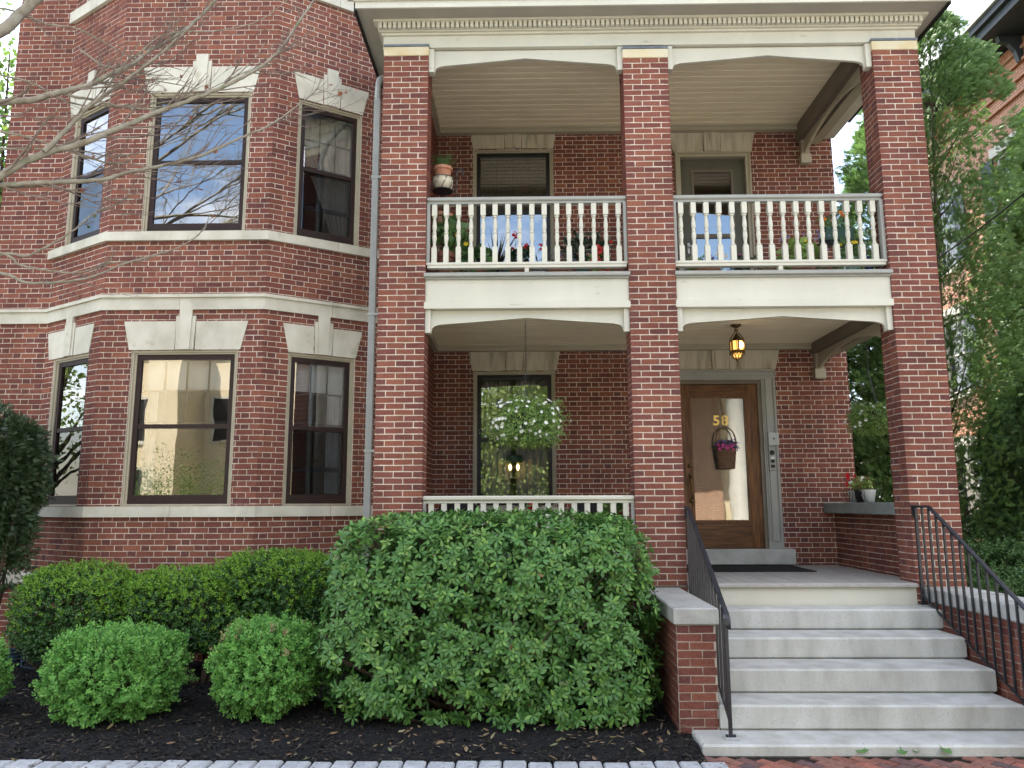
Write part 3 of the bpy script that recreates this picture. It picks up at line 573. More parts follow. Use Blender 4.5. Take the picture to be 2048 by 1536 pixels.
# front door
FD = fr(RO, RU, RN); q = RW0; mb = MB()
bx(mb, WF, 3.335, 3.535, RWY-.03, RWY+.13, -.598, 1.88); bx(mb, WF, 2.022, 2.153, RWY-.03, RWY+.13, -.598, 1.88); bx(mb, WF, 2.154, 3.334, RWY-.028, RWY+.13, 1.735, 1.88)
cas = build('door_casing', mb, M_GTRIM, house, org=(2.78, RWY, -.6)); mb = MB()
for a_, b_ in ((3.36, 3.372), (3.39, 3.475), (3.497, 3.52)): bx(mb, WF, a_, b_, RWY-.045, RWY-.0302, -.5, 1.74)
bx(mb, WF, 2.03, 3.535, RWY-.06, RWY-.0304, 1.85, 1.878); bx(mb, WF, 2.03, 3.525, RWY-.045, RWY-.0306, 1.76, 1.79); build('moulding', mb, M_GTRIM, cas)
mb = MB(); bx(mb, WF, 3.285, 3.334, RWY-.01, RWY+.12, -.598, 1.734); bx(mb, WF, 2.154, 2.203, RWY-.01, RWY+.12, -.598, 1.734); bx(mb, WF, 2.204, 3.284, RWY-.01, RWY+.12, 1.68, 1.733); build('door_stop', mb, M_DTRIM, cas)
dr = thing('tmp', 'x', 'x', (0, 0, 0)); bpy.data.objects.remove(dr)
mb = MB(); bx(mb, WF, 3.125, 3.283, RWY+.02, RWY+.065, -.592, 1.675); bx(mb, WF, 2.205, 2.325, RWY+.02, RWY+.065, -.592, 1.675)
door = build('front_door', mb, M_WOOD, house, org=(2.25, RWY+.04, -.59))
mb = MB(); bx(mb, WF, 2.326, 3.124, RWY+.021, RWY+.064, 1.505, 1.674); build('top_rail', mb, M_WOODH, door)
mb = MB(); bx(mb, WF, 2.326, 3.124, RWY+.0215, RWY+.064, -.591, -.245); bx(mb, WF, 2.34, 3.115, RWY+.012, RWY+.0213, -.42, -.405); build('kick_panel', mb, M_WOODH, door)
mb = MB(); ring(mb, fr((0, RWY+.012, 0), (1, 0, 0), (0, -1, 0)), 2.32, 3.13, -.25, 1.51, -.03, .004, .035); build('glazing_bead', mb, M_WOOD, door)
pane('pane', fr((0, RWY+.032, 0), (1, 0, 0), (0, -1, 0)), 2.35, 3.10, 0, -.22, 1.48, M_GLASSD, door)
def numeral(ch, x, z, h):
    c = bpy.data.curves.new('n', 'FONT'); c.body = ch; c.size = h/.70; c.extrude = .004; c.offset = .006; c.align_x = 'CENTER'
    o = bpy.data.objects.new('n', c); link(o); dg = bpy.context.evaluated_depsgraph_get(); me = bpy.data.meshes.new_from_object(o.evaluated_get(dg)); bpy.data.objects.remove(o)
    me.transform(Matrix.Rotation(R(90), 4, 'X')); me.materials.clear(); me.materials.append(M_GOLD); o = bpy.data.objects.new('numeral', me); o.location = Vector((x, RWY+.024, z))-wloc(door); link(o, door)
numeral('5', 2.70, 1.10, .135); numeral('8', 2.82, 1.10, .135)
mb = MB(); tube(mb, spline([(2.30, RWY+.0, .38), (2.30, RWY-.05, .34), (2.305, RWY-.055, .22), (2.31, RWY-.045, .10), (2.31, RWY+.01, .06)]), [.012]*4+[.016]*8+[.012]*20, 6); lathe(mb, [(.022, -.01), (.022, .01)], (2.3, RWY+.005, .40), 10); lathe(mb, [(.02, -.03), (.026, .0), (.02, .03)], (2.31, RWY+.0, .05), 10); build('door_handle', mb, M_BRASS, door, smooth=True)
mb = MB(); tube(mb, [(2.30, RWY+.025, .53), (2.30, RWY+.005, .53)], .026, 14); build('deadbolt', mb, M_BRASS, door, smooth=True)
# dark of the stair hall behind the door glass: an added grey sheet
build('door_dark_panel', cloth(fr((0, RWY+.5, 0), (1, 0, 0), (0, -1, 0)), 2.2, 3.3, -.6, 1.7, 0, 5, .03), mat('hall_dark_grey', [(.10, .10, .085), (.13, .125, .105)], 3, .9), door, smooth=True)
m = MB(); cbx(m, 2.0, 3.63, 2.27, 2.62, -.80, -.60, .006); build('door_sill', m, M_GRAN, house)
# entry phone on the casing
m = MB(); cbx(m, 3.385, 3.525, RWY-.085, RWY-.047, .80, .985, .008); itc = build('door_bell', m, M_GREY, house, org=(3.455, RWY-.05, .9))
m = MB(); ring(m, fr((0, RWY-.085, 0), (1, 0, 0), (0, -1, 0)), 3.415, 3.495, .825, .955, -.001, .004, .008); build('bezel', m, M_GREY, itc)
m = MB(); tube(m, [(3.456, RWY-.084, .895), (3.456, RWY-.092, .895)], .012, 10); build('button', m, M_DARK, itc)
m = MB(); cbx(m, 3.385, 3.475, RWY-.066, RWY-.047, .46, .775, .004); itp = build('entry_phone', m, M_GTRIM, house, org=(3.43, RWY-.05, .6))
m = MB(); tube(m, [(3.425, RWY-.065, .705), (3.425, RWY-.074, .705)], .034, 16); build('speaker', m, M_DARK, itp)
for z, c in ((.63, M_WHITEC), (.585, M_DARK), (.515, M_DARK)): m = MB(); bx(m, WF, 3.405, 3.455, RWY-.075, RWY-.0655, z-.018, z+.018 if c is not M_DARK else z+.022); build('button', m, c, itp)
# balcony door
mb = MB(); ring(mb, FD, 2.255-q, 3.365-q, 2.55, 5.165, -.14, .01, .075); ring(mb, FD, 2.257-q, 3.363-q, 2.552, 5.163, .0101, .03, .025); dc2 = build('door_casing', mb, M_TRIM, house, org=(2.81, RWY, 2.6))
mb = MB(); ring(mb, FD, 2.335-q, 3.285-q, 2.6, 5.08, -.12, -.07, .17, .3, .17); d2 = build('balcony_door', mb, mat('door_olive_paint', [(.085, .08, .062), (.10, .095, .075)], 4, .5), house, org=(2.34, RWY, 2.6))
mb = MB(); ring(mb, FD, 2.5-q, 3.12-q, 2.895, 4.915, -.115, -.06, .035); bx(mb, FD, 2.535-q, 3.085-q, -.1, -.064, 3.86, 3.92); build('glazing_bead', mb, M_DTRIM, d2)
pane('pane', FD, 2.53-q, 3.09-q, -.09, 2.92, 3.87, M_GLASSU, d2); pane('pane', FD, 2.53-q, 3.09-q, -.089, 3.91, 4.89, M_GLASSU, d2)
m = MB(); tube(m, [(2.42, RWY+.06, 3.72), (2.42, RWY+.01, 3.72), (2.52, RWY+.01, 3.72)], .012, 6); bx(m, WF, 2.405, 2.435, RWY+.055, RWY+.068, 3.62, 3.78); build('door_handle', m, M_WHITEC, d2)

# ------------------------------------------------------------------ porch woodwork
def planks(name, x0, x1, y0, y1, z, n, m, th=.02):
    mb = MB(); bx(mb, WF, x0, x1, y0, y1, z+.013, z+.03); root = build(name, mb, M_DTRIM, house, org=((x0+x1)/2, (y0+y1)/2, z)); p = (y1-y0)/n
    b = MB(); cbx(b, x0, x1, -p/2+.010, p/2-.010, -.006, .013, .004); me = None
    for i in range(n):
        if me is None: o = build('plank', b, m, root, org=(0, 0, 0)); me = o.data
        else: o = bpy.data.objects.new('plank', me); link(o, root)
        o.location = Vector((0, y0+p*(i+.5), z+random.uniform(-.0012, .0012)))-wloc(root)
    return root
pc_ = planks('porch_ceiling', RW0, 4.05, .10, 2.40, 5.55, 17, M_CEIL); pl_ = planks('porch_ceiling', RW0, 4.10, .10, 2.40, 2.245, 25, M_CEIL)
for z, root in ((5.55, pc_), (2.245, pl_)):
    mb = MB(); bx(mb, WF, RW0, 4.3, 2.36, 2.457, z-.085, z-.003); bx(mb, WF, RW0, 4.3, 2.34, 2.36, z-.03, z-.003); bx(mb, WF, RW0+.003, RW0+.075, .35, 2.36, z-.084, z-.004); build('ceiling_moulding', mb, M_TRIM, root)
# storey beam (apron), balcony floor
m = MB(); bx(m, WF, RW0, 4.55, .12, 2.45, 2.43, 2.52); build('balcony_floor', m, M_DECK, house)
for x0, x1 in ((-1.1035, 1.178), (1.7035, 4.083)):
    mb = MB(); bx(mb, WF, x0, x1, .02, .12, 2.246, 2.502); root = build('apron_board', mb, M_PAINT, house, org=((x0+x1)/2, .02, 2.3))
    m = MB(); cbx(m, x0-.01, x1+.01, -.004, .119, 2.164, 2.2445, .004); build('drip_board', m, M_PAINT, root)
    m = MB(); bx(m, WF, x0, x1, -.006, .12, 2.5025, 2.525); cbx(m, x0-.012, x1+.012, -.04, .16, 2.5255, 2.572, .008); build('ledge_board', m, M_GTRIM, root)
# arched boards under the beams
def arch(x0, x1, zt, ze, zc, y, par=None):
    w = x1-x0; e = zt-ze; P = [(0, ze-.04), (.055, ze-.04), (.062, ze-.005), (.085, ze+.018), (.12, ze+.03), (.17, ze+.04)]
    for i in range(1, 9): t = i/8; P.append((.17+(w/2-.17)*t, ze+.04+(zc-ze-.04)*(t**1.0)*(1.0-.10*(1-t))))
    prof = [(x0+a, b) for a, b in P]+[(x1-a, b) for a, b in P[::-1][1:]]+[(x1, zt), (x0, zt)]
    mb = MB(); prism(mb, lambda u, n, z: Vector((u, n, z)), prof, y, y+.035); o = build('arch_board', mb, M_PAINT, house, org=((x0+x1)/2, y, zt))
    mb = MB()
    for xa in (x0-.012, x1-.05): mb = MB(); bx(mb, WF, xa, xa+.062, y-.05, y+.05, ze-.065, zt); build('end_strip', mb, M_PAINT, o)
for x0, x1 in ((-1.092, 1.168), (1.716, 4.072)):
    arch(x0, x1, 5.338, 5.11, 5.235, .085); arch(x0, x1, 2.162, 1.965, 2.075, .085)
# side beams from the corner pier to the wall, arched below
for zt, zb, ze in ((5.55, 5.30, 5.06), (2.245, 2.10, 1.86)):
    P = [(.345, zt), (2.456, zt), (2.456, zb), (.345, zb)]
    mb = MB(); prism(mb, lambda u, n, z: Vector((n, u, z)), P, 4.05, 4.25); sbm = build('side_beam', mb, M_DTRIM, house, org=(4.15, 1.4, zt))  # same paint as the trim; its shadow is put into the darker colour
    P = [(.345, zb-.002)]+[(2.456, zb-.002), (2.456, ze-.02), (2.40, ze)]+[(2.40-2.05*t, ze+.01+(zb-.06-ze)*math.sin(math.pi*min(1, t*1.0))**.8) for t in [i/10 for i in range(1, 10)]]+[(.345, ze)]
    mb = MB(); prism(mb, lambda u, n, z: Vector((n, u, z)), P, 4.13, 4.175); build('arch_board', mb, M_TRIM, sbm)
    mb = MB(); cbx(mb, 4.08, 4.23, 2.35, 2.455, ze-.125, ze+.02, .01); bx(mb, WF, 4.10, 4.21, 2.36, 2.456, ze+.0205, zb-.003); build('bracket', mb, M_TRIM, sbm)
    mb = MB(); bx(mb, WF, 4.26, 4.40, .345, 2.456, zb-.03, zt+.05); build('fascia_board', mb, M_TRIM, sbm)
# cornice of the porch
X0, X1 = -1.645, 4.612
mb = MB(); bx(mb, WF, X0, X1, .03, .34, 5.375, 5.50); bx(mb, WF, X0, X1, .03, .34, 5.352, 5.375)
bx(mb, WF, X0, X0+.3, .34, 1.75, 5.352, 5.50); bx(mb, WF, X1-.32, X1, .34, 2.45, 5.352, 5.50)
cor = build('cornice', mb, M_PAINT, house, org=(1.5, 0, 5.4))
mb = MB(); bx(mb, WF, X0-.02, X1+.02, .0, .3, 5.5005, 5.525); bx(mb, WF, X0-.05, X1+.05, -.03, .3, 5.5255, 5.545); bx(mb, WF, X0-.06, X1+.06, -.045, .3, 5.5455, 5.63)
bx(mb, WF, X0-.06, X0+.2, .3005, 1.7, 5.501, 5.63); bx(mb, WF, X1-.2, X1+.06, .3005, 2.45, 5.501, 5.63); build('moulding', mb, M_PAINT, cor)
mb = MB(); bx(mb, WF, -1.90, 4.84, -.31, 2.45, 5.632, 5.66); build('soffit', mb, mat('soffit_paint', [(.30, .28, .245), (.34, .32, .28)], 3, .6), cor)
mb = MB(); bx(mb, WF, X0-.10, X1+.10, -.115, .0, 5.606, 5.6315); build('bed_mould', mb, M_PAINT, cor)
mb = MB(); bx(mb, WF, -1.91, 4.85, -.335, -.311, 5.622, 5.70); bx(mb, WF, -1.93, 4.87, -.36, -.311, 5.7005, 5.72); P = [(-.311, 5.7205), (-.37, 5.7205), (-.385, 5.76), (-.43, 5.80), (-.45, 5.86), (-.45, 5.9), (-.311, 5.9)]
prism(mb, lambda u, n, z: Vector((n, u, z)), P, -2.0, 4.94); build('crown_board', mb, M_PAINT, cor)
mb = MB(); bx(mb, WF, -1.93, -1.902, -.31, 1.35, 5.60, 5.88); build('gutter', mb, M_BLACK, cor); mb = MB(); bx(mb, WF, 4.842, 4.87, -.31, 2.45, 5.60, 5.88); build('gutter', mb, M_BLACK, cor)
mb = MB(); bx(mb, WF, -1.9, 4.84, -.31, 2.45, 5.90, 5.95); build('porch_roof', mb, M_LEAD, cor)
nD = 112; p = (X1-X0+.10)/nD; b = MB(); cbx(b, -.019, .019, -.02, .025, -.037, .033, .003); me = None
for i in range(nD):
    if me is None: o = build('dentil', b, M_PAINT, cor, org=(0, 0, 0)); me = o.data
    else: o = bpy.data.objects.new('dentil', me); link(o, cor)
    o.location = Vector((X0-.05+p*(i+.5), -.071, 5.576))-wloc(cor)
# balustrades
def balus(x0, x1, z0, z1, n, y, zr0, zr1, xs0, xs1, tall=True):
    """rails and turned balusters; z0..z1 baluster, zr0..zr1 = underside of bottom rail, top of top rail"""
    root = bpy.data.objects.new('balustrade', None); root.location = Vector(((x0+x1)/2, y, zr0))-wloc(house); link(root, house)
    m = MB(); cbx(m, x0, x1, y-.055, y+.055, z1+.028, zr1, .012); bx(m, WF, x0, x1, y-.032, y+.032, z1, z1+.03); build('top_rail', m, M_GTRIM if tall else M_PAINT, root)
    m = MB(); cbx(m, x0, x1, y-.05, y+.05, z0-.032, z0, .006); bx(m, WF, x0+.01, x1-.01, y-.04, y+.04, zr0, z0-.0325); build('bottom_rail', m, M_PAINT, root)
    
    for xa in (x0, x1-.035): m = MB(); bx(m, WF, xa, xa+.035, y-.05, y+.03, z0+.001, z1-.001); build('end_post', m, M_GTRIM, root)
    m = MB(); bx(m, WF, (x0+x1)/2-.024, (x0+x1)/2+.024, y-.035, y+.035, 2.573 if tall else -.82, zr0-.001); build('support_block', m, M_PAINT, root)
    h = z1-z0; b = MB(); s = .029
    def sq(a, c): cbx(b, -s, s, -s, s, a, c, .004)
    sq(0, h*.262); sq(h*.80, h)
    pf = [(.020, .262), (.027, .268), (.027, .285), (.020, .29), (.0175, .31), (.0185, .35), (.0255, .41), (.027, .45), (.0235, .485), (.019, .50), (.026, .508), (.026, .522), (.019, .53), (.019, .55), (.0255, .59), (.0265, .62), (.0225, .68), (.0175, .74), (.017, .765), (.0265, .772), (.0265, .79), (.020, .80)]
    lathe(b, [(r, t*h) for r, t in pf], (0, 0, 0), 10); me = None
    for i in range(n):
        x = xs0+(xs1-xs0)*i/(n-1)
        if me is None: o = build('baluster', b, M_PAINT, root, org=(0, 0, 0)); me = o.data
        else: o = bpy.data.objects.new('baluster', me); link(o, root)
        o.location = Vector((x+random.uniform(-.004, .004), y, z0))-wloc(root); o.rotation_euler.z = random.uniform(-.03, .03)
balus(-1.1, 1.176, 2.715, 3.415, 16, .09, 2.652, 3.492, -1.02, 1.085); balus(1.706, 4.08, 2.715, 3.415, 16, .09, 2.652, 3.492, 1.80, 3.975)
balus(-1.1, 1.176, -.70, .02, 16, .09, -.80, .098, -1.01, 1.09, False)
# porch floor: boards run front to back
fl = MB(); bx(fl, WF, RW0, 4.25, -.01, 2.45, -.86, -.838); floor = build('porch_floor', fl, M_DTRIM, house, org=(1.4, 1.2, -.85))
b = MB(); cbx(b, -.063, .063, .012, 2.45, -.0195, .0, .003); me = None; x = RW0+.07
while x < 4.22:
    if me is None: o = build('floor_board', b, M_DECK, floor, org=(0, 0, 0)); me = o.data
    else: o = bpy.data.objects.new('floor_board', me); link(o, floor)
    o.location = Vector((x, 0, -.82+random.uniform(-.001, .001)))-wloc(floor); x += .1345
m = MB(); cbx(m, 1.704, 4.084, -.045, .010, -.862, -.819, .008); build('nosing', m, M_DECK, floor)
m = MB(); bx(m, WF, 1.704, 4.083, .0, .02, -1.2, -.863); build('riser_board', m, M_PAINT, floor)
# downspout beside the left pier
mb = MB(); tube(mb, spline([(-1.80, 1.1, 5.62), (-1.80, .62, 5.3), (-1.79, .47, 5.05), (-1.785, .45, 4.9)], 5), .035, 8)
for k in range(8): bx(mb, WF, -1.82+.0091*k, -1.8125+.0091*k, .418, .485, -1.7, 4.93)
bx(mb, WF, -1.818, -1.748, .425, .49, -1.7, 4.93); dsp = build('downspout', mb, M_GALV, house, org=(-1.78, .45, 0))
for z in (.6, 2.2, 3.9): m = MB(); bx(m, WF, -1.832, -1.70, .412, .495, z, z+.03); build('strap', m, M_GALV, dsp)

# ------------------------------------------------------------------ granite steps, stair walls, handrails
ST = [(-1.045, -.314, -1.243, 1.62, 4.165), (-1.243, -.759, -1.437, 1.61, 4.13), (-1.437, -1.204, -1.64, 1.60, 4.12), (-1.64, -1.613, -1.839, 1.60, 4.10), (-1.839, -1.993, -1.94, 1.365, 5.2)]
stp = thing('front_steps', 'flight of five broad grey granite steps rising to the porch floor', 'steps', (2.9, -1, -1.95))
prev = .02
for i, (zt, yf, zb, xa, xb) in enumerate(ST):
    m = MB(); cbx(m, xa, xb, yf, prev+.12 if i else .0, zb+.004, zt, .016)
    build('step', m, M_GRAND, stp); prev = yf
def stairwall(name, label, x0, x1, yf, zc, ztop, xm, solo_faces, slope=None):
    t = thing(name, label, 'wall', ((x0+x1)/2, yf/2, -1.95), 'brick walls flanking the front steps')
    m = MB(); bx(m, WF, x0+.0005, x1-.0005, yf+.0005, -.004, -2.0, zc); build('wall_core', m, M_MORTD, t)
    m = MB(); cbx(m, x0-.025, x1+.025, yf-.03, -.006, zc+.002, ztop, .012); build('coping', m, M_GRAN, t)
    rec = []
    lay(rec, (x0, yf, 0), (1, 0, 0), (0, -1, 0), x1-x0, -1.98, zc, bond='run', zref=zc, key='f', depth=.05)
    lay(rec, (x0, -.005, 0), (0, -1, 0), (-1, 0, 0), -yf-.005, -1.98, zc, bond='run', zref=zc, key='l', depth=.05); lay(rec, (x1, yf, 0), (0, 1, 0), (1, 0, 0), -yf-.005, -1.98, zc, bond='run', zref=zc, key='r', depth=.05)
    rec.sort(key=lambda r: solo_faces.index(r[8]) if r[8] in solo_faces else 9)
    for r in rec:
        if r[8] not in solo_faces: continue
        m = MB(); brick_boxes(m, [r]); o = build('brick', m, [M_BRICK, M_HEAD], t, org=fr(r[0], r[1], r[2])((r[3]+r[4])/2, 0, r[5]))
    m = MB(); brick_boxes(m, [r for r in rec if r[8] not in solo_faces]); build('brickwork', m, [M_BRICK, M_HEAD], t, kind='stuff')
stairwall('stair_wall', 'low brick wall with grey granite coping between the laurel bush and the steps', 1.27, 1.598, -1.59, -1.005, -.862, 0, ['f', 'l'])
stairwall('stair_wall', 'low brick wall with granite coping on the tree side of the front steps', 4.172, 4.60, -2.3, -1.0, -.86, 0, ['l'])
def handrail(label, P0, P1, P2, X_top, X_bot, wallside, n, ybot):
    """P0 wall end, P1 knee, P2 lower end of the hand rail"""
    t = thing('handrail', label, 'railing', (P2[0], P2[1], ST[4][0]), 'iron handrails of the front steps')
    F = lambda a, b, s: Vector(a).lerp(Vector(b), s)
    m = MB(); pts = [P0, P1, F(P1, P2, .06)]+[F(P1, P2, s) for s in (.3, .6, .9, 1)]
    c = Vector(P2); d = (Vector(P2)-Vector(P1)).normalized()
    pts += [c+d*.03+Vector((0, 0, -.012)), c+d*.045+Vector((0, 0, -.05)), c+d*.035+Vector((0, 0, -.09))]
    for k in (-1, 0, 1): tube(m, [Vector(p)+Vector((.011*k, 0, 0 if k else .004)) for p in pts], .012, 6)
    build('rail', m, M_IRON, t, smooth=True)
    m = MB(); bx(m, WF, P0[0]-.025, P0[0]+.025, P0[1]+.0, P0[1]+.02, P0[2]-.10, P0[2]+.02); tube(m, [Vector(P0), Vector(P0)+Vector((0, .03, -.06))], .016, 6); build('wall_flange', m, M_IRON, t)
    zb = lambda y: max(ST[0][0] if y > -.314 else -9, -.98+(y+.15)*(.868-.06)/1.68*1.19-.0)
    def stepz(y):
        return wallside+(y+.05)*.462
    bot = lambda y: stepz(y)
    post = lambda y: Vector((X_top+(X_bot-X_top)*((y-P0[1])/(P2[1]-P0[1])), y, 0))
    top = lambda y: P0[2] if y > P1[1] else P1[2]+(P2[2]-P1[2])*(y-P1[1])/(P2[1]-P1[1])
    ys = [P0[1]-.02+(ybot-(P0[1]-.02))*i/n for i in range(n+1)]
    for i, y in enumerate(ys):
        p = post(y); last = i in (0, n); r = .0135 if last else .0095; z0 = (ST[4][0] if i == n else ST[0][0]) if last else bot(y)
        m = MB(); bx(m, WF, p.x-r, p.x+r, y-r, y+r, z0, top(y)-.006); build('post' if last else 'baluster', m, M_IRON, t)
    m = MB(); tube(m, [post(ys[0])+Vector((0, 0, bot(ys[0])+.02))]+[post(y)+Vector((0, 0, bot(y))) for y in ys[1:]], .011, 4); build('bottom_rail', m, M_IRON, t)
    for y, z in ((ys[0], ST[0][0]), (ys[-1], ST[4][0])):
        p = post(y); m = MB(); cbx(m, p.x-.055, p.x+.055, y-.05, y+.05, z+.001, z+.012, .002); f_ = build('foot_plate', m, M_GALV, t)
        m = MB()
        for s in (-1, 1): lathe(m, [(.012, z+.0125), (.012, z+.03)], (p.x+s*.03, y, 0), 6)
        build('bolt', m, M_IRON, t)
handrail('black iron handrail beside the middle pier, ending at a post on the lowest step', (1.722, -.03, -.042), (1.715, -.13, -.042), (1.645, -1.80, -.895), 1.722, 1.628, -.905, 13, -1.83)
handrail('black iron handrail in front of the corner pier, on the tree side of the steps', (4.115, -.03, -.033), (4.135, -.29, -.033), (4.15, -2.25, -1.212), 4.115, 4.15, -.945, 17, -2.2)
m = MB(); cbx(m, 1.95, 3.56, 1.36, 2.25, -.8195, -.808, .003); tag(build('doormat', m, M_RUBBER, org=(2.75, 1.8, -.82)), 'black rubber mat lying on the porch boards before the door', 'doormat')

# ------------------------------------------------------------------ plants: tools
_H = rng.random((64, 64, 64))
def vn(p, s):
    q = np.asarray(p)*s; i = np.floor(q).astype(int); f = q-i; f = f*f*(3-2*f); i &= 63; j = (i+1) & 63
    r = 0
    for a in (0, 1):
        for b in (0, 1):
            for c in (0, 1):
                w = (f[:, 0] if a else 1-f[:, 0])*(f[:, 1] if b else 1-f[:, 1])*(f[:, 2] if c else 1-f[:, 2])
                r = r+w*_H[(j if a else i)[:, 0], (j if b else i)[:, 1], (j if c else i)[:, 2]]
    return r
def shell(n, c, h, p=2.5, lo=.75, hi=1.0, amp=.12, ns=2.0, zmin=-99, bias=.5):
    """points in the outer shell of a noisy superellipsoid and their outward directions"""
    h = np.array(h); c = np.array(c); ar = np.array([h[1]*h[2], h[0]*h[2], h[0]*h[1]]); ax_ = rng.choice(3, n, p=ar/ar.sum()); d = rng.uniform(-1, 1, (n, 3)); d[np.arange(n), ax_] = rng.choice([-1., 1.], n); d = np.where(p > 2.6, 1, 0)*d+np.where(p > 2.6, 0, 1)*unit(d); d = unit(d); r = 1/(np.abs(d)**p).sum(1)**(1/p)
    r = r*(1+amp*(vn(d*2+c, ns)*2-1)+amp*.6*(vn(d*2+c+7, ns*2.3)*2-1)); t = lo+(hi-lo)*rng.random(n)**bias
    P = c+d*h*(r*t)[:, None]; k = P[:, 2] > zmin; g = unit(np.sign(d)*np.abs(d)**(p-1)/h); return P[k], g[k], t[k]
def whorls(P, ax, nl, ln, el=(.1, .7)):
    """nl leaves round each point about its axis: positions, directions, normals, lengths"""
    n = len(P); t1 = unit(np.cross(ax, rdir(n))); t2 = np.cross(ax, t1); ps, ds, nn, ss = [], [], [], []
    ph0 = rng.random(n)*6.28
    for k in range(nl):
        ph = ph0+k*6.283/nl+rng.normal(0, .18, n); rad = t1*np.cos(ph)[:, None]+t2*np.sin(ph)[:, None]; e = rng.uniform(*el, n)[:, None]
        ds.append(np.cos(e)*rad+np.sin(e)*ax); nn.append(np.cos(e)*ax-np.sin(e)*rad); ps.append(P+rad*.004); ss.append(rng.uniform(*ln, n))
    return np.concatenate(ps), np.concatenate(ds), np.concatenate(nn), np.concatenate(ss)
def shoots(P, ax, length, pairs, ln, curl=.3):
    n = len(P); t1 = unit(np.cross(ax, rdir(n))); t2 = np.cross(ax, t1); ps, ds, nn, ss = [], [], [], []
    for k in range(pairs):
        a, b = (t1, t2) if k % 2 else (t2, t1); base = P+ax*(length*(k-pairs+1)/pairs)[:, None]; e = .5+.5*k/pairs
        for s in (-1, 1): ps.append(base); ds.append(unit(s*a*math.cos(e)+ax*math.sin(e)+rdir(n)*.18)); nn.append(unit(ax*math.cos(e)-s*a*math.sin(e)+rdir(n)*.35)); ss.append(rng.uniform(*ln, n)*(1-.25*(k == pairs-1)))
    ps.append(P); ds.append(unit(ax+rdir(n)*.3)); nn.append(t1); ss.append(rng.uniform(*ln, n)*.8)
    return tuple(map(np.concatenate, (ps, ds, nn, ss)))
def stems(mb, root, tips, r0, seg=5, spread=.3):
    for q in tips:
        a = Vector(root)+Vector((random.uniform(-spread, spread)*.4, random.uniform(-spread, spread)*.3, 0)); b = Vector(q); mid = a.lerp(b, .5)+Vector((random.uniform(-.1, .1), random.uniform(-.08, .08), -.05))
        tube(mb, spline([a, mid, b], 3), [r0*(1-.75*i/6) for i in range(7)], seg)

# the big laurel bush: whorls of long leaves
bush = thing('laurel_bush', 'big rounded laurel bush with whorls of long glossy leaves before the porch rail', 'bush', (-.32, -.85, -1.86))
c0, h0 = (-.325, -.86, -.995), (1.44, .72, .87)
P, ax, t = shell(4300, c0, h0, 5.5, .93, 1.03, .05, 2.2, -1.80, .5); keep = (vn(P, 3.1)*.6+vn(P, 6.5)*.4 > .38); P, ax = P[keep], ax[keep]
ax = unit(ax+UP*.5+rdir(len(P))*.34)
fr_ = (P[:, 1] < -1.25) & (ax[:, 1] < -.15); order = np.where(fr_)[0]; rng.shuffle(order); own = order[:44]; rest_ = np.setdiff1d(np.arange(len(P)), own)
q = whorls(P[rest_], ax[rest_], 7, (.048, .088), (-.3, .8)); yg = (rng.random(len(rest_)) < (.03+.09*(P[rest_][:, 2] > -.25))).astype(int); mi = np.tile(yg, 7); mi[rng.random(len(mi)) < .003] = 2
s3 = np.stack([q[3]*.92, q[3], q[3]], -1); scatter('foliage', LEAF, q[0], q[1], q[2], s3, [M_RHODO, M_RHYOUNG, M_DEADL], bush, mi=mi, kind='stuff')
P2, a2, t2 = shell(2600, c0, h0, 5.5, .58, .93, .055, 2.2, -1.72, .8); a2 = unit(a2+UP*.5+rdir(len(P2))*.6); q = whorls(P2, a2, 6, (.06, .10))
scatter('inner_foliage', LEAF, q[0], q[1], q[2], np.stack([q[3]*.92, q[3], q[3]], -1), M_RHODO, bush, kind='stuff')
# low skirts and stray tips
n = 110; P3 = np.stack([rng.uniform(-1.5, .9, n), rng.uniform(-1.62, -1.35, n), rng.uniform(-1.82, -1.55, n)], -1); a3 = unit(np.stack([rng.normal(0, .3, n), -np.ones(n), rng.normal(0, .4, n)], -1)); k = vn(P3, 2.6) > .5; q = whorls(P3[k], a3[k], 6, (.06, .09))
scatter('skirt_foliage', LEAF, q[0], q[1], q[2], np.stack([q[3]*.92, q[3], q[3]], -1), M_RHODO, bush, kind='stuff')
lm = npmesh('leaf', LEAF[0]*np.array([.92, 1, 1]), LEAF[1], M_RHODO); q = whorls(P[own], ax[own], 7, (.07, .095), (-.2, .75)); Rm = rots(q[1], q[2]); bw = np.array(wloc(bush))
for i in range(min(300, len(q[0]))):
    o = bpy.data.objects.new('leaf', lm); mw = Matrix(Rm[i].tolist()).to_4x4()@Matrix.Scale(q[3][i], 4); mw.translation = Vector(q[0][i]-bw); o.matrix_local = mw; link(o, bush)
mb = MB(); stems(mb, (-.3, -.8, -1.9), [P[i] for i in range(0, len(P), 24)], .022, 5, 1.2); build('stems', mb, M_TRUNK, bush)

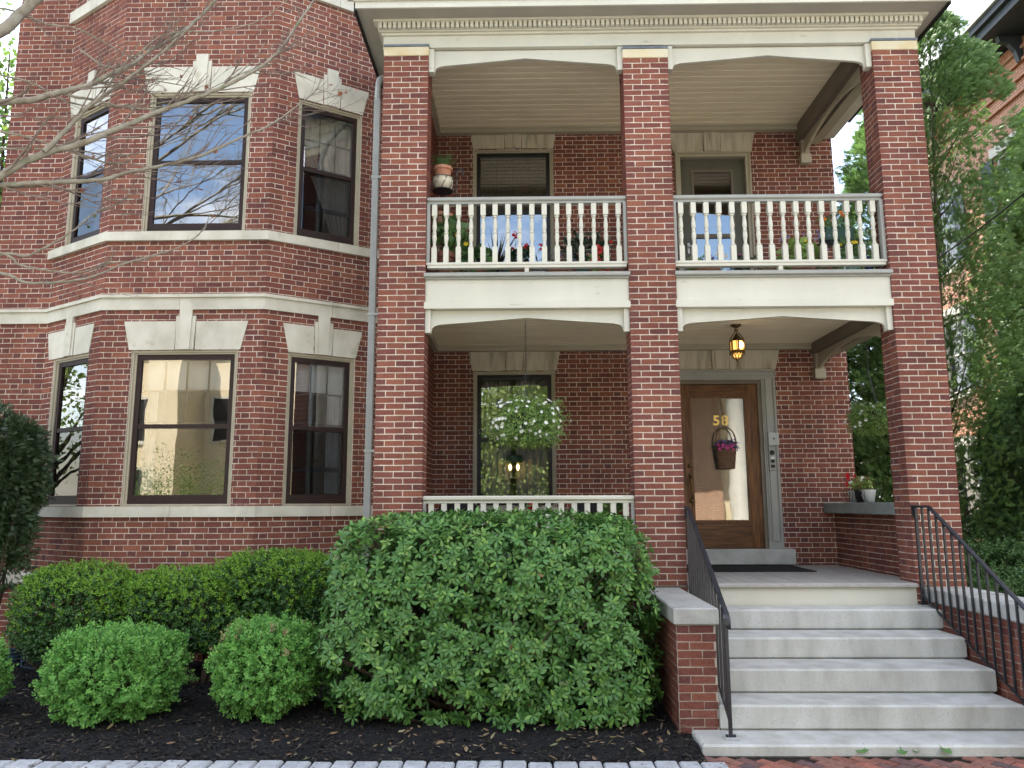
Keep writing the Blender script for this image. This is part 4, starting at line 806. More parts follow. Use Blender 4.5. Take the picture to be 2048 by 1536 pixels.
def boxwood(label, c, h, n, mats, dry=0, p=2.3, ln=(.027, .043)):
    t = thing('boxwood_shrub', label, 'shrub', (c[0], c[1], float(gz(c[0], c[1]))), 'light green shrubs along the front of the bed'); zg = float(gz(c[0], c[1]))+.02
    P, a, tt = shell(n, c, h, p, .90, 1.08, .16, 2.6, zg, .6); a = unit(a*.8+UP*.45+rdir(len(P))*.45); q = shoots(P, a, rng.uniform(.05, .10, len(P)), 4, ln)
    dm = np.tile((dry > 0) & (vn(P, 5) > .62) & (P[:, 2] > c[2]+h[2]*.45) & (rng.random(len(P)) < dry), 9).astype(int)
    tp = np.tile(rng.random(len(P)) < .5, 9); tp[:6*len(P)] = False; dm = np.where((dm == 0) & tp, 2, dm)
    scatter('foliage', OVAL, q[0], q[1], q[2], np.stack([q[3]*.95, q[3], q[3]], -1), [*mats, M_BOXTIP], t, mi=dm, kind='stuff')
    P, a, tt = shell(int(n*.7), c, h, p, .6, .9, .1, 2.6, zg); a = unit(a*.7+UP*.4+rdir(len(P))*.7); q = shoots(P, a, rng.uniform(.05, .1, len(P)), 3, ln)
    scatter('inner_foliage', OVAL, q[0], q[1], q[2], q[3], mats[0], t, kind='stuff')
    # loose leggy shoots that break the outline
    k = 150; P, a, tt = shell(k, c, h, p, 1.0, 1.12, .13, 2.6, zg+.1); a = unit(a+UP*.3+rdir(len(P))*.3); q = shoots(P, a, rng.uniform(.10, .16, len(P)), 6, ln); scatter('loose_shoots', OVAL, q[0], q[1], q[2], q[3], mats[0], t, kind='stuff')
    mb = MB(); stems(mb, (c[0], c[1], zg-.05), [P[i] for i in range(0, len(P), 2)], .012, 4, .15); build('stems', mb, M_TRUNK, t)
boxwood('broad light green shrub on the mulch in front of the left clipped hedge', (-3.70, -1.10, -1.475), (.545, .50, .385), 2900, [M_BOX, M_BOXDRY])
boxwood('upright light green shrub with yellowed tips beside the laurel bush', (-2.33, -1.10, -1.425), (.435, .44, .40), 2400, [M_BOX, M_BOXDRY], .7)
boxwood('light green shrub cut off by the edge of the picture, below the yew', (-5.14, -1.2, -1.50), (.40, .40, .31), 1500, [M_BOX, M_BOXDRY])
def hedge(label, lumps, n, trunks):
    c = lumps[0][0]; t = thing('clipped_shrub', label, 'shrub', (c[0], c[1], -1.8), 'dark clipped shrubs under the bay'); allq = []; mis = []
    for (c, h, p, zm) in lumps:
        k = int(n*h[0]); P, a, tt = shell(k, c, h, p, .88, 1.03, .07, 2.4, zm, .6); kk = vn(P, 4.2) > .22; P, a = P[kk], a[kk]; a = unit(a*.9+UP*.35+rdir(len(P))*.4); q = shoots(P, a, rng.uniform(.04, .08, len(P)), 3, (.024, .038)); allq.append(q)
        y = (rng.random(len(P)) < np.clip(.30+.75*(P[:, 2]-c[2])/h[2]+.3*(vn(P, 3)-.5), .06, .88)); mk = np.tile(y, 7).astype(int); mis.append(mk)
        P, a, tt = shell(int(k*.8), c, h, p, .55, .88, .05, 2.4, zm); a = unit(a*.7+UP*.3+rdir(len(P))*.7); q = shoots(P, a, rng.uniform(.05, .1, len(P)), 3, (.026, .04)); allq.append(q); mis.append(np.zeros(len(q[0]), int))
    q = [np.concatenate([a[i] for a in allq]) for i in range(4)]
    scatter('foliage', OVAL, q[0], q[1], q[2], q[3], [M_HOLLY, M_HOLLYY], t, mi=np.concatenate(mis), kind='stuff')
    for (x, y) in trunks:
        mb = MB(); tips = [(x+random.uniform(-.5, .5), y+random.uniform(-.25, .2), random.uniform(-1.25, -.85)) for _ in range(9)]
        stems(mb, (x, y, -1.86), tips, .026, 6, .12); build('trunk', mb, M_TRUNK, t, smooth=True)
hedge('dark clipped shrub with a yellow-green top nearest the yew', [((-4.70, .02, -1.10), (.66, .48, .50), 2.7, -1.66)], 5200, [(-4.8, .0)])
hedge('wide dark clipped shrub reaching to the laurel bush, crooked stems showing beneath', [((-3.45, .05, -1.08), (.85, .46, .43), 2.9, -1.62), ((-2.68, .10, -.90), (.66, .48, .43), 2.8, -1.42)], 5200, [(-3.35, -.1), (-2.75, .05)])
# yew at the corner
yw = thing('yew', 'dark rounded yew with bare lower stems at the corner of the bay', 'shrub', (-6.0, .25, -1.75)); qs = []
for c, h, n in (((-6.10, .25, .36), (.64, .52, .70), 9500), ((-6.06, .22, -.35), (.56, .42, .42), 2600), ((-5.70, .15, -.12), (.28, .28, .22), 330), ((-5.68, .12, -.72), (.28, .25, .13), 260)):
    P, a, tt = shell(n, c, h, 2.3, .78, 1.05, .12, 2.5, -1.0, .6); kk = vn(P, 3.6) > .33; P, a = P[kk], a[kk]; qs.append((P, unit(a+UP*.1+rdir(len(P))*.6), unit(rdir(len(P))+UP*.6), rng.uniform(.05, .095, len(P))))
for c, h, n in (((-6.02, .30, .34), (.55, .42, .60), 5200), ((-5.98, .25, -.35), (.45, .34, .36), 2200)):
    P, a, tt = shell(n, c, h, 2.3, .25, .95, .1, 2.5, -1.0, 1); qs.append((P, rdir(len(P)), rdir(len(P)), rng.uniform(.07, .12, len(P))))
q = [np.concatenate([a[i] for a in qs]) for i in range(4)]; scatter('foliage', SPRAY, *q, M_YEW, yw, kind='stuff')
mb = MB(); stems(mb, (-5.95, .2, -1.78), [P for P in q[0][::420]], .018, 5, .3); build('stems', mb, M_TRUNK, yw)
# evergreen screen beside the house
def arbor(label, x, y, zb, zt, rm, n, m, seed, lean=0, gap=.40, tr=.09):
    t = thing('arborvitae', label, 'tree', (x, y, -1.95), 'tall evergreens beside the porch'); z = zb+(zt-zb)*rng.random(n)**1.08; f = (z-zb)/(zt-zb)
    prof = np.clip(1-f, 0, 1)**.46*np.clip(.55+f*3, 0, 1); ph = rng.random(n)*6.283; lob = 1+.34*(vn(np.stack([np.cos(ph)*1.3+seed, np.sin(ph)*1.3, z*.55], -1), 1.3)*2-1)+.25*(vn(np.stack([ph*1.1+seed, z*2.1, ph*0], -1), 1.6)*2-1); r = rm*prof*lob*(.30+.70*rng.random(n)**.55)
    P = np.stack([x+lean*f+r*np.cos(ph), y+r*np.sin(ph), z], -1); k = vn(P+seed, .95)*.55+vn(P+seed, 2.4)*.45 > gap; P, ph = P[k], ph[k]; o = np.stack([np.cos(ph), np.sin(ph), np.zeros(len(P))], -1)
    d = unit(o*.8+UP*rng.uniform(-.25, .75, len(P))[:, None]+rdir(len(P))*.45); nn = unit(np.cross(o, UP)+rdir(len(P))*.5)
    scatter('foliage', SPRAY, P, d, nn, rng.uniform(.08, .165, len(P)), m, t, kind='stuff')
    mb = MB(); tube(mb, spline([(x, y, -2), (x+lean*.2, y, zb+(zt-zb)*.3), (x+lean*.6, y, zb+(zt-zb)*.65), (x+lean, y, zt-.4)], 4), [tr*(1-.88*i/12) for i in range(13)], 8); build('trunk', mb, M_TRUNK, t, smooth=True)
    mb = MB()
    for i in range(46):
        f = random.uniform(.1, .85); zz = zb+(zt-zb)*f; a = random.uniform(0, 6.28); l = rm*(1-f)**.6*.85; c = Vector((x+lean*f, y, zz)); e = c+Vector((math.cos(a)*l, math.sin(a)*l, l*random.uniform(.45, 1.1))); tube(mb, spline([c, c.lerp(e, .5)+Vector((0, 0, -.08)), e], 3), [.028*(1-f*.6)*(1-.8*j/6) for j in range(7)], 5)
    build('limbs', mb, M_TRUNK, t, kind='stuff')
arbor('tall evergreen directly beside the corner pier, its tip against the sky', 7.0, 4.7, -1.95, 8.85, 2.15, 52000, M_ARB, 3, .45, .42)
arbor('full evergreen in front of the neighbouring brick building, at the picture edge', 9.25, 4.5, -1.95, 7.1, 1.75, 34000, M_ARB, 11, .1, .43)
arbor('slim evergreen seen between the porch wall and the corner pier', 7.35, 7.6, -1.8, 8.2, 1.25, 12000, M_ARB, 23, .25, .44)
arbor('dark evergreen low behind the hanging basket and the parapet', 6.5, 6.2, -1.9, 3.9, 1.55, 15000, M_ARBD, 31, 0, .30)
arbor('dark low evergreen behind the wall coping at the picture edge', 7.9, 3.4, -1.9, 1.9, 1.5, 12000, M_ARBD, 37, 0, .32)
# leafy ground shrub past the stair wall
gs = thing('euonymus_shrub', 'low loose shrub with small leaves behind the stair wall under the evergreens', 'shrub', (6.3, 1.6, -1.95)); qs = []
for c, h in (((5.9, 1.5, -1.3), (.75, .7, .52)), ((6.8, 1.2, -1.25), (.8, .8, .45)), ((6.2, 2.3, -.95), (.9, .5, .5)), ((7.4, 1.9, -1.0), (.8, .6, .55))):
    P, a, tt = shell(1100, c, h, 2.3, .7, 1.08, .2, 2.5, -1.95); a = unit(a+UP*.4+rdir(len(P))*.5); qs.append(shoots(P, a, rng.uniform(.08, .16, len(P)), 4, (.03, .055)))
q = [np.concatenate([a[i] for a in qs]) for i in range(4)]; scatter('foliage', OVAL, *q, [M_PLANT], gs, kind='stuff')
mb = MB(); stems(mb, (6.3, 1.6, -2), [p for p in q[0][::600]], .012, 4, .8); build('stems', mb, M_TRUNK, gs)
# broadleaf trees
def broad(label, x, y, z0, z1, r, n, m, sz, trunk=.16, group=None, name='maple_tree', dens=.42, nb=16):
    t = thing(name, label, 'tree', (x, y, -2.0), group); c = np.array([x, y, (z0+z1)/2]); h = np.array([r, r, (z1-z0)/2]); qs = []
    for i in range(nb):
        d = rdir(1)[0]; cc = c+d*h*rng.uniform(.25, .75); P, a, tt = shell(n//nb, cc, h*rng.uniform(.32, .5), 2, .3, 1.0, .3, 2); k = vn(P, 1.6) > dens*.8; P, a = P[k], a[k]
        qs.append((P, unit(rdir(len(P))+a*.5-UP*.4), unit(UP+rdir(len(P))*.7), rng.uniform(.7, 1.2, len(P))*sz))
    q = [np.concatenate([a[i] for a in qs]) for i in range(4)]; scatter('crown', OVAL, q[0], q[1], q[2], np.stack([q[3]*1.3, q[3], q[3]], -1), m, t, kind='stuff')
    mb = MB(); tube(mb, [(x, y, -2.1), (x+.05, y, (z0-2)/2), (x, y, z0+.5), (x+.1, y, (z0+z1)/2+.5)], [trunk*1.3, trunk, trunk*.8, trunk*.3], 9)
    for i in range(14): e = c+rdir(1)[0]*h*.8; a = Vector((x, y, z0+random.uniform(-.2, 1.2))); tube(mb, spline([a, a.lerp(Vector(e), .5)+Vector((0, 0, .3)), e], 3), [trunk*.45*(1-.85*j/6) for j in range(7)], 5)
    build('trunk', mb, M_TRUNK, t, smooth=True)
broad('leafy backlit tree past the far edge of the house, behind the bare branches', -10.6, 6.5, .5, 11, 3.4, 22000, M_DECID, .13, dens=.3, nb=30)

# ------------------------------------------------------------------ the bare street tree whose branches hang across the bay
tree = thing('bare_maple', 'bare grey street tree reaching thin branches with few russet leaves across the bay', 'tree', (-7.6, -3.2, -1.95))
mb = MB(); tube(mb, spline([(-7.8, -3.2, -2.0), (-7.75, -3.2, 0), (-7.6, -3.15, 1.6), (-7.5, -3.1, 2.6), (-7.55, -3.1, 4.2), (-7.5, -3.2, 6.0)], 4), [.21-.0055*i for i in range(21)], 10); build('trunk', mb, M_BARK, tree, smooth=True)
tips = []
def twig(mb, p, d, l, r, depth=0, vis=True):
    pts = [Vector(p)]; d = Vector(d).normalized(); k = max(4, int(l/.07)); up = random.uniform(.02, .09)
    for i in range(k):
        d = (d+Vector((random.gauss(0, .05), random.gauss(0, .05), random.gauss(up*.6, .06)))).normalized(); pts.append(pts[-1]+d*l/k)
    tube(mb, pts, [r*(1-.72*i/k) for i in range(k+1)], 4 if r < .006 else 5, 1, False)
    if vis: tips.append(pts[-1])
    if depth < 2:
        for i in range(random.choice((2, 3, 4)) if depth == 0 else random.choice((0, 1, 2))):
            j = random.randint(k//3, k-1); t = (pts[j+1]-pts[j]).normalized(); s = Vector((random.uniform(-.5, .6), random.uniform(-.5, .5), random.uniform(-.6, .8))); twig(mb, pts[j], t+s*.8, l*random.uniform(.3, .6), max(.0016, r*.55), depth+1, vis)
def limb(pix, r0, r1, ys, ntw, smin=.12, tl=(.3, .85)):
    n = len(pix); P = [at(x, y, ys[0]+(ys[1]-ys[0])*i/(n-1)) for i, (x, y) in enumerate(pix)]
    q = spline(P, 7); q = [p+Vector((random.gauss(0, .0018), random.gauss(0, .002), random.gauss(0, .0018))) for p in q]; m = MB(); k = len(q)
    tube(m, q, [r0+(r1-r0)*(i/(k-1))**.8 for i in range(k)], 7, 0, False)
    for i in range(ntw):
        j = int(k*random.uniform(smin, .985)); j = min(j, k-2); t = (q[j+1]-q[j]).normalized(); s = Vector((random.uniform(-.25, .5), random.uniform(-.5, .5), random.choice((-1, 1))*random.uniform(.25, .9)))
        twig(m, q[j], t+s*.75, random.uniform(*tl)*(1-.35*j/k), max(.0026, (r0+(r1-r0)*j/k)*.38))
    tips.append(q[-1]); o = build('limb', m, [M_BARK, M_TWIG], tree, smooth=True, org=q[0]); return q
k1 = [(-330, 330), (-150, 245), (0, 206), (60, 200), (120, 184), (175, 170), (225, 146), (265, 128), (300, 100), (340, 80), (395, 38), (440, -10), (500, -70)]
limb(k1, .034, .007, (-3.1, -2.2), 22)
limb([(-260, 560), (-120, 440), (0, 352), (85, 308), (160, 288), (215, 265), (265, 245), (310, 225), (380, 200), (450, 172), (510, 140), (560, 100), (600, 40), (640, -20), (660, -90)], .036, .007, (-3.1, -2.0), 30)
limb([(88, 304), (130, 262), (175, 214), (210, 190), (250, 162), (305, 120), (350, 82), (392, 42), (445, -12), (520, -80)], .021, .006, (-2.9, -2.3), 17, .08)
limb([(-240, 420), (-90, 385), (0, 371), (90, 365), (200, 360), (255, 345), (330, 330), (400, 312), (470, 280), (540, 250), (590, 215), (622, 190), (645, 160)], .027, .0035, (-3.1, -1.9), 27)
limb([(-200, 560), (0, 510), (50, 512), (100, 490), (150, 458), (190, 425), (235, 408), (262, 380)], .013, .003, (-2.9, -2.3), 8, .25, (.2, .5))
limb([(-200, 520), (0, 546), (50, 565), (110, 565), (180, 555), (240, 530), (300, 513), (350, 498), (388, 476), (410, 455), (420, 428)], .014, .003, (-2.9, -2.2), 9, .25, (.2, .5))
limb([(-180, 470), (0, 506), (40, 530), (100, 541), (160, 545), (220, 526), (290, 520), (330, 500)], .012, .003, (-2.9, -2.4), 6, .3, (.2, .5))
limb([(-160, 150), (0, 62), (35, 32), (75, -5), (130, -60)], .048, .035, (-3.1, -2.8), 3, .3)
limb([(-180, -20), (0, 16), (40, 26), (95, 48), (150, 56), (200, 80), (235, 100), (270, 116), (330, 130)], .010, .0035, (-3.0, -2.3), 8, .25, (.25, .6))
limb([(-160, 230), (0, 262), (60, 275), (130, 300), (200, 322), (280, 330), (350, 345), (420, 355)], .011, .0025, (-3.0, -2.3), 10, .2, (.25, .6))
limb([(-160, 120), (0, 150), (60, 165), (140, 205), (220, 212), (320, 206), (400, 186), (480, 150), (540, 130)], .010, .0025, (-3.0, -2.1), 10, .2, (.25, .7))
limb([(120, 185), (155, 195), (190, 200), (240, 212), (310, 215), (370, 205), (430, 180), (500, 128), (530, 85)], .011, .003, (-2.8, -2.1), 9, .1, (.25, .6))
limb([(-150, 330), (0, 300), (80, 298), (160, 302), (240, 312), (330, 290), (420, 255), (480, 232)], .010, .0025, (-2.9, -2.2), 9, .2, (.25, .6))
limb([(160, 100), (230, 135), (330, 70), (430, 62), (520, 40), (600, -20)], .009, .003, (-2.7, -2.2), 7, .1)
# the crown above the frame, mirrored by the upper window
def crown(p, d, l, r, lev, m):
    k = 6; pts = [Vector(p)]; d = Vector(d).normalized()
    for i in range(k): d = (d+Vector((random.gauss(0, .09), random.gauss(0, .09), random.gauss(-.01, .08)))).normalized(); pts.append(pts[-1]+d*l/k)
    tube(m, pts, [r*(1-.6*i/k) for i in range(k+1)], 5 if r > .01 else 3, 0, False)
    if lev:
        for i in range(6 if lev > 1 else 8):
            j = random.randint(2, k-1); s = Vector((random.uniform(-1, 1), random.uniform(-1, 1), random.uniform(-.6, .7))); crown(pts[j], (pts[j+1]-pts[j]).normalized()+s*.55, l*random.uniform(.45, .7), max(.0028, r*.42), lev-1, m)
for i, (p, d, l) in enumerate((((-7.5, -3.1, 3.0), (.55, -.5, .75), 3.6), ((-7.5, -3.15, 3.8), (.8, -.25, .6), 3.6), ((-7.5, -3.2, 4.4), (.7, -.6, .7), 3.4), ((-7.5, -3.1, 5.0), (.85, -.5, .35), 3.6), ((-7.5, -3.2, 5.6), (.6, -.2, .8), 3.2), ((-7.5, -3.2, 5.9), (-.4, .0, 1), 3.2), ((-7.5, -3.1, 3.4), (.5, -.95, .8), 3.8), ((-7.5, -3.1, 4.8), (.3, -.9, .9), 3.6), ((-7.5, -3.1, 5.8), (.8, .1, .9), 3.0), ((-7.55, -3.1, 4.0), (.95, -.55, .15), 3.6))):
    m = MB(); crown(p, d, l, .036, 3, m); build('limb', m, M_BARK, tree, smooth=True, org=p)
lm2 = npmesh('leaf', MAPLE[0], MAPLE[1], M_RUSSET); vis = []
for p in tips:
    x, y, z = px(p)
    if -10 < x < 720 and -5 < y < 600: vis.append(p)
random.shuffle(vis)
for p in vis[:64]:
    o = bpy.data.objects.new('leaf', lm2); s = random.uniform(.028, .055); o.location = Vector(p)-wloc(tree); o.scale = (s, s, s); o.rotation_euler = (random.uniform(1.8, 3.6), random.uniform(-.8, .8), random.uniform(0, 6.28)); link(o, tree)

# ------------------------------------------------------------------ neighbouring building, cable
nb = thing('neighbour_building', 'sunlit red brick building with dark bracketed eaves behind the evergreens', 'building', (13, 8, -2)); nbm = brickwall_mat('neighbour_brick', (.33, .125, .062), (.26, .095, .05), (.46, .34, .23))
wy = [(1.6, 2.7), (5.2, 6.3), (8.6, 9.7), (11.6, 12.7)]; wz = [(-.6, 1.5), (2.9, 5.0), (6.3, 8.4)]; hol = [(13.6-b, 13.6-a, c, d) for a, b in wy for c, d in wz]
mb = MB(); backing(mb, (11.6, 13.6, 0), (0, -1, 0), (-1, 0, 0), 15.6, -2, 10.7, hol, .2); bx(mb, WF, 12.2, 22, -2, 13.6, -2, 10.7); build('wall', mb, nbm, nb)
F = fr((11.6, 13.6, 0), (0, -1, 0), (-1, 0, 0))
for (a, b, c, d) in hol:
    m = MB(); ring(m, F, a, b, c, d, -.16, -.06, .07); bx(m, F, a+.07, b-.07, -.15, -.08, (c+d)/2-.03, (c+d)/2+.03); w = build('window', m, M_PAINT, nb, org=F((a+b)/2, 0, c)); pane('pane', F, a+.06, b-.06, -.12, c+.06, d-.06, mat('dark_pane', (.02, .025, .03), rough=.05, spec=.8) if 'dark_pane' not in bpy.data.materials else bpy.data.materials['dark_pane'], w)
    m = MB(); bx(m, F, a-.08, b+.08, -.1, .08, c-.14, c); build('stone_sill', m, M_LIME, w); m = MB(); bx(m, F, a-.12, b+.12, -.1, .05, d, d+.24); build('stone_head', m, M_LIME, w)
    m = MB(); F2 = lambda u, n, z: F(u, n, z)
    for s0, s1 in ((a-.52, a-.04), (b+.04, b+.52)): m = MB(); bx(m, F, s0, s1, .005, .05, c+.02, d-.02); build('shutter', m, mat('shutter_blue', (.02, .03, .045)) if 'shutter_blue' not in bpy.data.materials else bpy.data.materials['shutter_blue'], w)
M_DG = mat('dark_green_trim', [(.018, .024, .027), (.028, .036, .04)], 5, .5); mb = MB(); bx(mb, WF, 10.75, 22, -2.6, 14.2, 10.75, 10.95); bx(mb, WF, 10.65, 22, -2.7, 14.3, 10.96, 11.12); build('eaves', mb, M_DG, nb)
m = MB(); bx(m, WF, 10.58, 22, -2.75, 14.35, 11.13, 11.22); build('roof_edge', m, M_GALV, nb)
m = MB(); 
for z in (9.4, 9.75, 10.1, 10.4): bx(m, WF, 11.52, 11.595, -2, 13.6, z, z+.07)
build('corbel_course', m, nbm, nb)
b = MB(); prism(b, lambda u, n, z: Vector((u, n, z)), [(.59, -.02), (.59, -.62), (.48, -.65), (.42, -.4), (.28, -.22), (.08, -.16), (.04, -.02)], -.06, .06); me = None
for i in range(8):
    if me is None: o = build('bracket', b, M_DG, nb, org=(0, 0, 0)); me = o.data
    else: o = bpy.data.objects.new('bracket', me); link(o, nb)
    o.location = Vector((11.0, -1.2+i*1.9, 10.75))-wloc(nb)
mb = MB(); a, c = Vector((4.69, .30, 2.74)), at(2090, 352, -2.2); tube(mb, [a.lerp(c, i/12)+Vector((0, 0, -.03*math.sin(math.pi*i/12))) for i in range(13)], .008, 6)
tag(build('service_cable', mb, M_BLACK, smooth=True, org=a), 'black cable running from the corner pier up past the evergreens', 'cable')

# ------------------------------------------------------------------ lantern, chains, hanging baskets
lan = thing('lantern', 'lit amber moorish lantern hanging from the lower porch ceiling before the door', 'lantern', (2.68, 1.2, 2.243)); cx, cy = 2.68, 1.2; C = (cx, cy, 0)
m = MB(); lathe(m, [(.068, 2.243), (.066, 2.225), (.03, 2.205), (.014, 2.195), (.026, 2.17), (.012, 2.155)], C, 18); build('ceiling_rose', m, M_BRASS, lan, smooth=True)
m = MB()
for k in range(6):
    a = math.pi*k/3+.26; ca_, sa_ = math.cos(a), math.sin(a); tube(m, [(cx+.012*ca_, cy+.012*sa_, 2.16), (cx+.05*ca_, cy+.05*sa_, 2.11), (cx+.098*ca_, cy+.098*sa_, 2.05), (cx+.104*ca_, cy+.104*sa_, 1.99), (cx+.105*ca_, cy+.105*sa_, 1.875)], .0045, 5)
build('cage', m, M_BRASS, lan)
m = MB(); lathe(m, [(.004, 2.145), (.016, 2.12), (.045, 2.075), (.078, 2.045), (.092, 2.035), (.088, 2.025)], C, 6); build('lid', m, M_BRASS, lan)
m = MB(); lathe(m, [(.080, 2.024), (.080, 1.91)], C, 6, caps=False); build('glass_body', m, M_GLOW, lan)
m = MB(); lathe(m, [(.02, 1.93), (.034, 1.96), (.03, 1.99), (.015, 2.01)], (cx+.028, cy-.062, 0), 10); 
m2 = MB()
for k in range(6): a = math.pi*k/3+math.pi/6; bx(m2, fr((cx+.085*math.cos(a), cy+.085*math.sin(a), 0), (-math.sin(a), math.cos(a), 0), (math.cos(a), math.sin(a), 0)), -.0085, .0085, -.010, .006, 1.905, 2.03)
lathe(m2, [(.090, 1.908), (.098, 1.895), (.096, 1.872), (.086, 1.870)], C, 6)
for k in range(18): a = 2*math.pi*k/18; tube(m2, [(cx+.094*math.cos(a), cy+.094*math.sin(a), 1.874), (cx+.094*math.cos(a), cy+.094*math.sin(a), 1.850)], .004, 4)
build('frame', m2, M_BRASS, lan); build('bulb', m, M_CORE, lan, smooth=True)
m = MB(); 
for k in range(10):
    a = math.pi*k/5; tube(m, [(cx+r*math.cos(a+tw), cy+r*math.sin(a+tw), z) for r, z, tw in ((.064, 1.87, 0), (.066, 1.845, .2), (.055, 1.815, .4), (.02, 1.795, .6))], .0048, 4); tube(m, [(cx+r*math.cos(a-tw), cy+r*math.sin(a-tw), z) for r, z, tw in ((.064, 1.87, 0), (.066, 1.845, .2), (.055, 1.815, .4), (.02, 1.795, .6))], .0048, 4)
build('filigree', m, M_BRASS, lan)
m = MB(); lathe(m, [(.054, 1.87), (.056, 1.845), (.045, 1.815), (.012, 1.80)], C, 12); build('glass_bowl', m, M_GLOW, lan, smooth=True)
m = MB(); lathe(m, [(.02, 1.80), (.026, 1.79), (.008, 1.775), (.008, 1.765), (.012, 1.76), (.004, 1.75), (.004, 1.725)], C, 8); tube(m, [(cx-.014, cy, 1.70), (cx-.012, cy, 1.715), (cx, cy, 1.727), (cx+.012, cy, 1.715), (cx+.014, cy, 1.70)], .0035, 4); build('finial', m, M_BRASS, lan, smooth=True)

def flowers(name, P, d, s, m, par, kind=None):
    P = np.asarray(P, float); d = np.asarray(d, float); n = len(P); al = unit(np.cross(d, rdir(n)))
    me = npmesh(name, FLOWER[0], FLOWER[1], m)
    Rm = rots(al, d); b = np.array(wloc(par))
    for i in range(n):
        o = bpy.data.objects.new(name, me); k = s*random.uniform(.8, 1.2); mw = Matrix(Rm[i].tolist()).to_4x4()@Matrix.Scale(k, 4); mw.translation = Vector(P[i]-b); o.matrix_local = mw; link(o, par)
def ringrim(m, c, r, z, w=.004, seg=20): tube(m, [(c[0]+r*math.cos(2*math.pi*i/seg), c[1]+r*math.sin(2*math.pi*i/seg), z) for i in range(seg+1)], w, 4)
def hang(label, c, rx, rz, ztop, nf, dark):
    t = thing('hanging_basket', label, 'hanging plant', (c[0], c[1], ztop), 'hanging baskets of white flowers'); x, y, z = c
    m = MB(); zz = ztop
    while zz > z+.62:
        k = int((ztop-zz)/.034); F_ = fr((x, y, zz), (1, 0, 0) if k % 2 else (0, 1, 0), (0, 1, 0)); tube(m, [F_(.009*math.sin(a), 0, -.02-.02*math.cos(a)) for a in [2*math.pi*i/8 for i in range(9)]], .0028, 4); zz -= .034
    build('chain', m, M_IRON, t); m = MB()
    for k in range(3): a = 2.1*k+.5; tube(m, [(x, y, z+.625), (x+.17*math.cos(a), y+.17*math.sin(a), z+.12)], .003, 4)
    build('wires', m, M_IRON, t)
    m = MB(); lathe(m, [(.09, z-.12), (.14, z-.06), (.165, z+.06), (.175, z+.10), (.165, z+.10), (.15, z+.07)], (x, y, 0), 16); build('bowl', m, M_DARK, t, smooth=True)
    P, a, tt = shell(4200, (x, y, z+.02), (rx, rx*.8, rz), 2.1, .55, 1.1, .34, 2.8); k = (vn(P, 7) > .36); P, a = P[k], a[k]; ax = unit(a+rdir(len(P))*.7+UP*.2); q = shoots(P, ax, rng.uniform(.04, .09, len(P)), 2, (.018, .034))
    mi = (rng.random(len(q[0])) < .65).astype(int); scatter('foliage', OVAL, q[0], q[1], q[2], np.stack([q[3]*.8, q[3], q[3]], -1), [M_PLANT, M_PLANTL], t, mi=mi, kind='stuff')
    n = 420; P = np.stack([x+rng.normal(0, rx*.42, n), y+rng.normal(0, rx*.34, n), z-rz*rng.uniform(.3, 1.15, n)], -1); q = shoots(P, unit(-UP+rdir(n)*.6), rng.uniform(.05, .09, n), 2, (.014, .028)); scatter('trailing_foliage', OVAL, *q, M_PLANTL, t, kind='stuff')
    m = MB(); stems(m, (x, y, z+.05), [p for p in P[::8]], .004, 3, .2); build('stems', m, M_PLANT, t)
    P, a, tt = shell(nf*3, (x, y, z+.03), (rx*1.04, rx*.84, rz*1.02), 2.1, .98, 1.07, .22, 2.4, z-rz*.75); k = (a[:, 1] < .35); P, a = P[k][:nf], a[k][:nf]; flowers('flower', P, unit(a+np.array([0, -.5, .3])+rdir(len(P))*.35), .047, P_WHITE, t)
hang('hanging basket of small white flowers on a chain in front of the lower window', (.02, .50, .93), .41, .25, 2.16, 105, 0)
hang('smaller basket of white flowers hanging between the porch wall and the corner pier', (4.34, 1.30, 1.03), .27, .16, 2.04, 44, 0)

# flower basket on the front door
bt = thing('door_basket', 'dark wicker basket of pink and purple flowers hung on the door glass below the number', 'basket', (2.80, RWY-.03, .66)); x, z = 2.795, .52
m = MB(); lathe(m, [(.105, .48), (.112, .50), (.138, .74), (.142, .76), (.13, .765), (.12, .70)], (x, RWY-.065, 0), 18); v = [(p[0], RWY-.06+(p[1]-RWY+.06)*.55, p[2]) for p in m.v]; m.v = v; build('wicker_body', m, M_WICK, bt)
m = MB()
for k in range(12):
    zz = .49+k*.0225; r = .108+.031*(zz-.48)/.28
    tube(m, [(x+(r+.004*math.sin(i*2.1+k*1.5))*math.cos(2*math.pi*i/24), RWY-.062+.55*(r+.004*math.sin(i*2.1+k*1.5))*math.sin(2*math.pi*i/24), zz) for i in range(25)], .008, 5)
build('wicker_weave', m, M_WICK, bt)
m = MB(); tube(m, spline([(x-.13, RWY-.06, .75), (x-.14, RWY-.055, .86), (x-.10, RWY-.05, 1.0), (x, RWY-.045, 1.07), (x+.10, RWY-.05, 1.0), (x+.14, RWY-.055, .86), (x+.13, RWY-.06, .75)], 5), .009, 5); tube(m, spline([(x-.13, RWY-.065, .75), (x-.145, RWY-.06, .88), (x-.09, RWY-.055, 1.02), (x, RWY-.05, 1.05), (x+.09, RWY-.055, 1.02), (x+.145, RWY-.06, .88), (x+.13, RWY-.065, .75)], 5), .006, 5); build('handle', m, M_WICK, bt)
m = MB(); tube(m, [(x, RWY-.045, 1.06), (x-.006, RWY-.01, 1.25), (x-.03, RWY+.01, 1.5)], .003, 4); tube(m, [(x, RWY-.045, 1.06), (x+.01, RWY-.01, 1.25), (x-.03, RWY+.01, 1.5)], .003, 4); build('cord', m, M_WICK, bt)
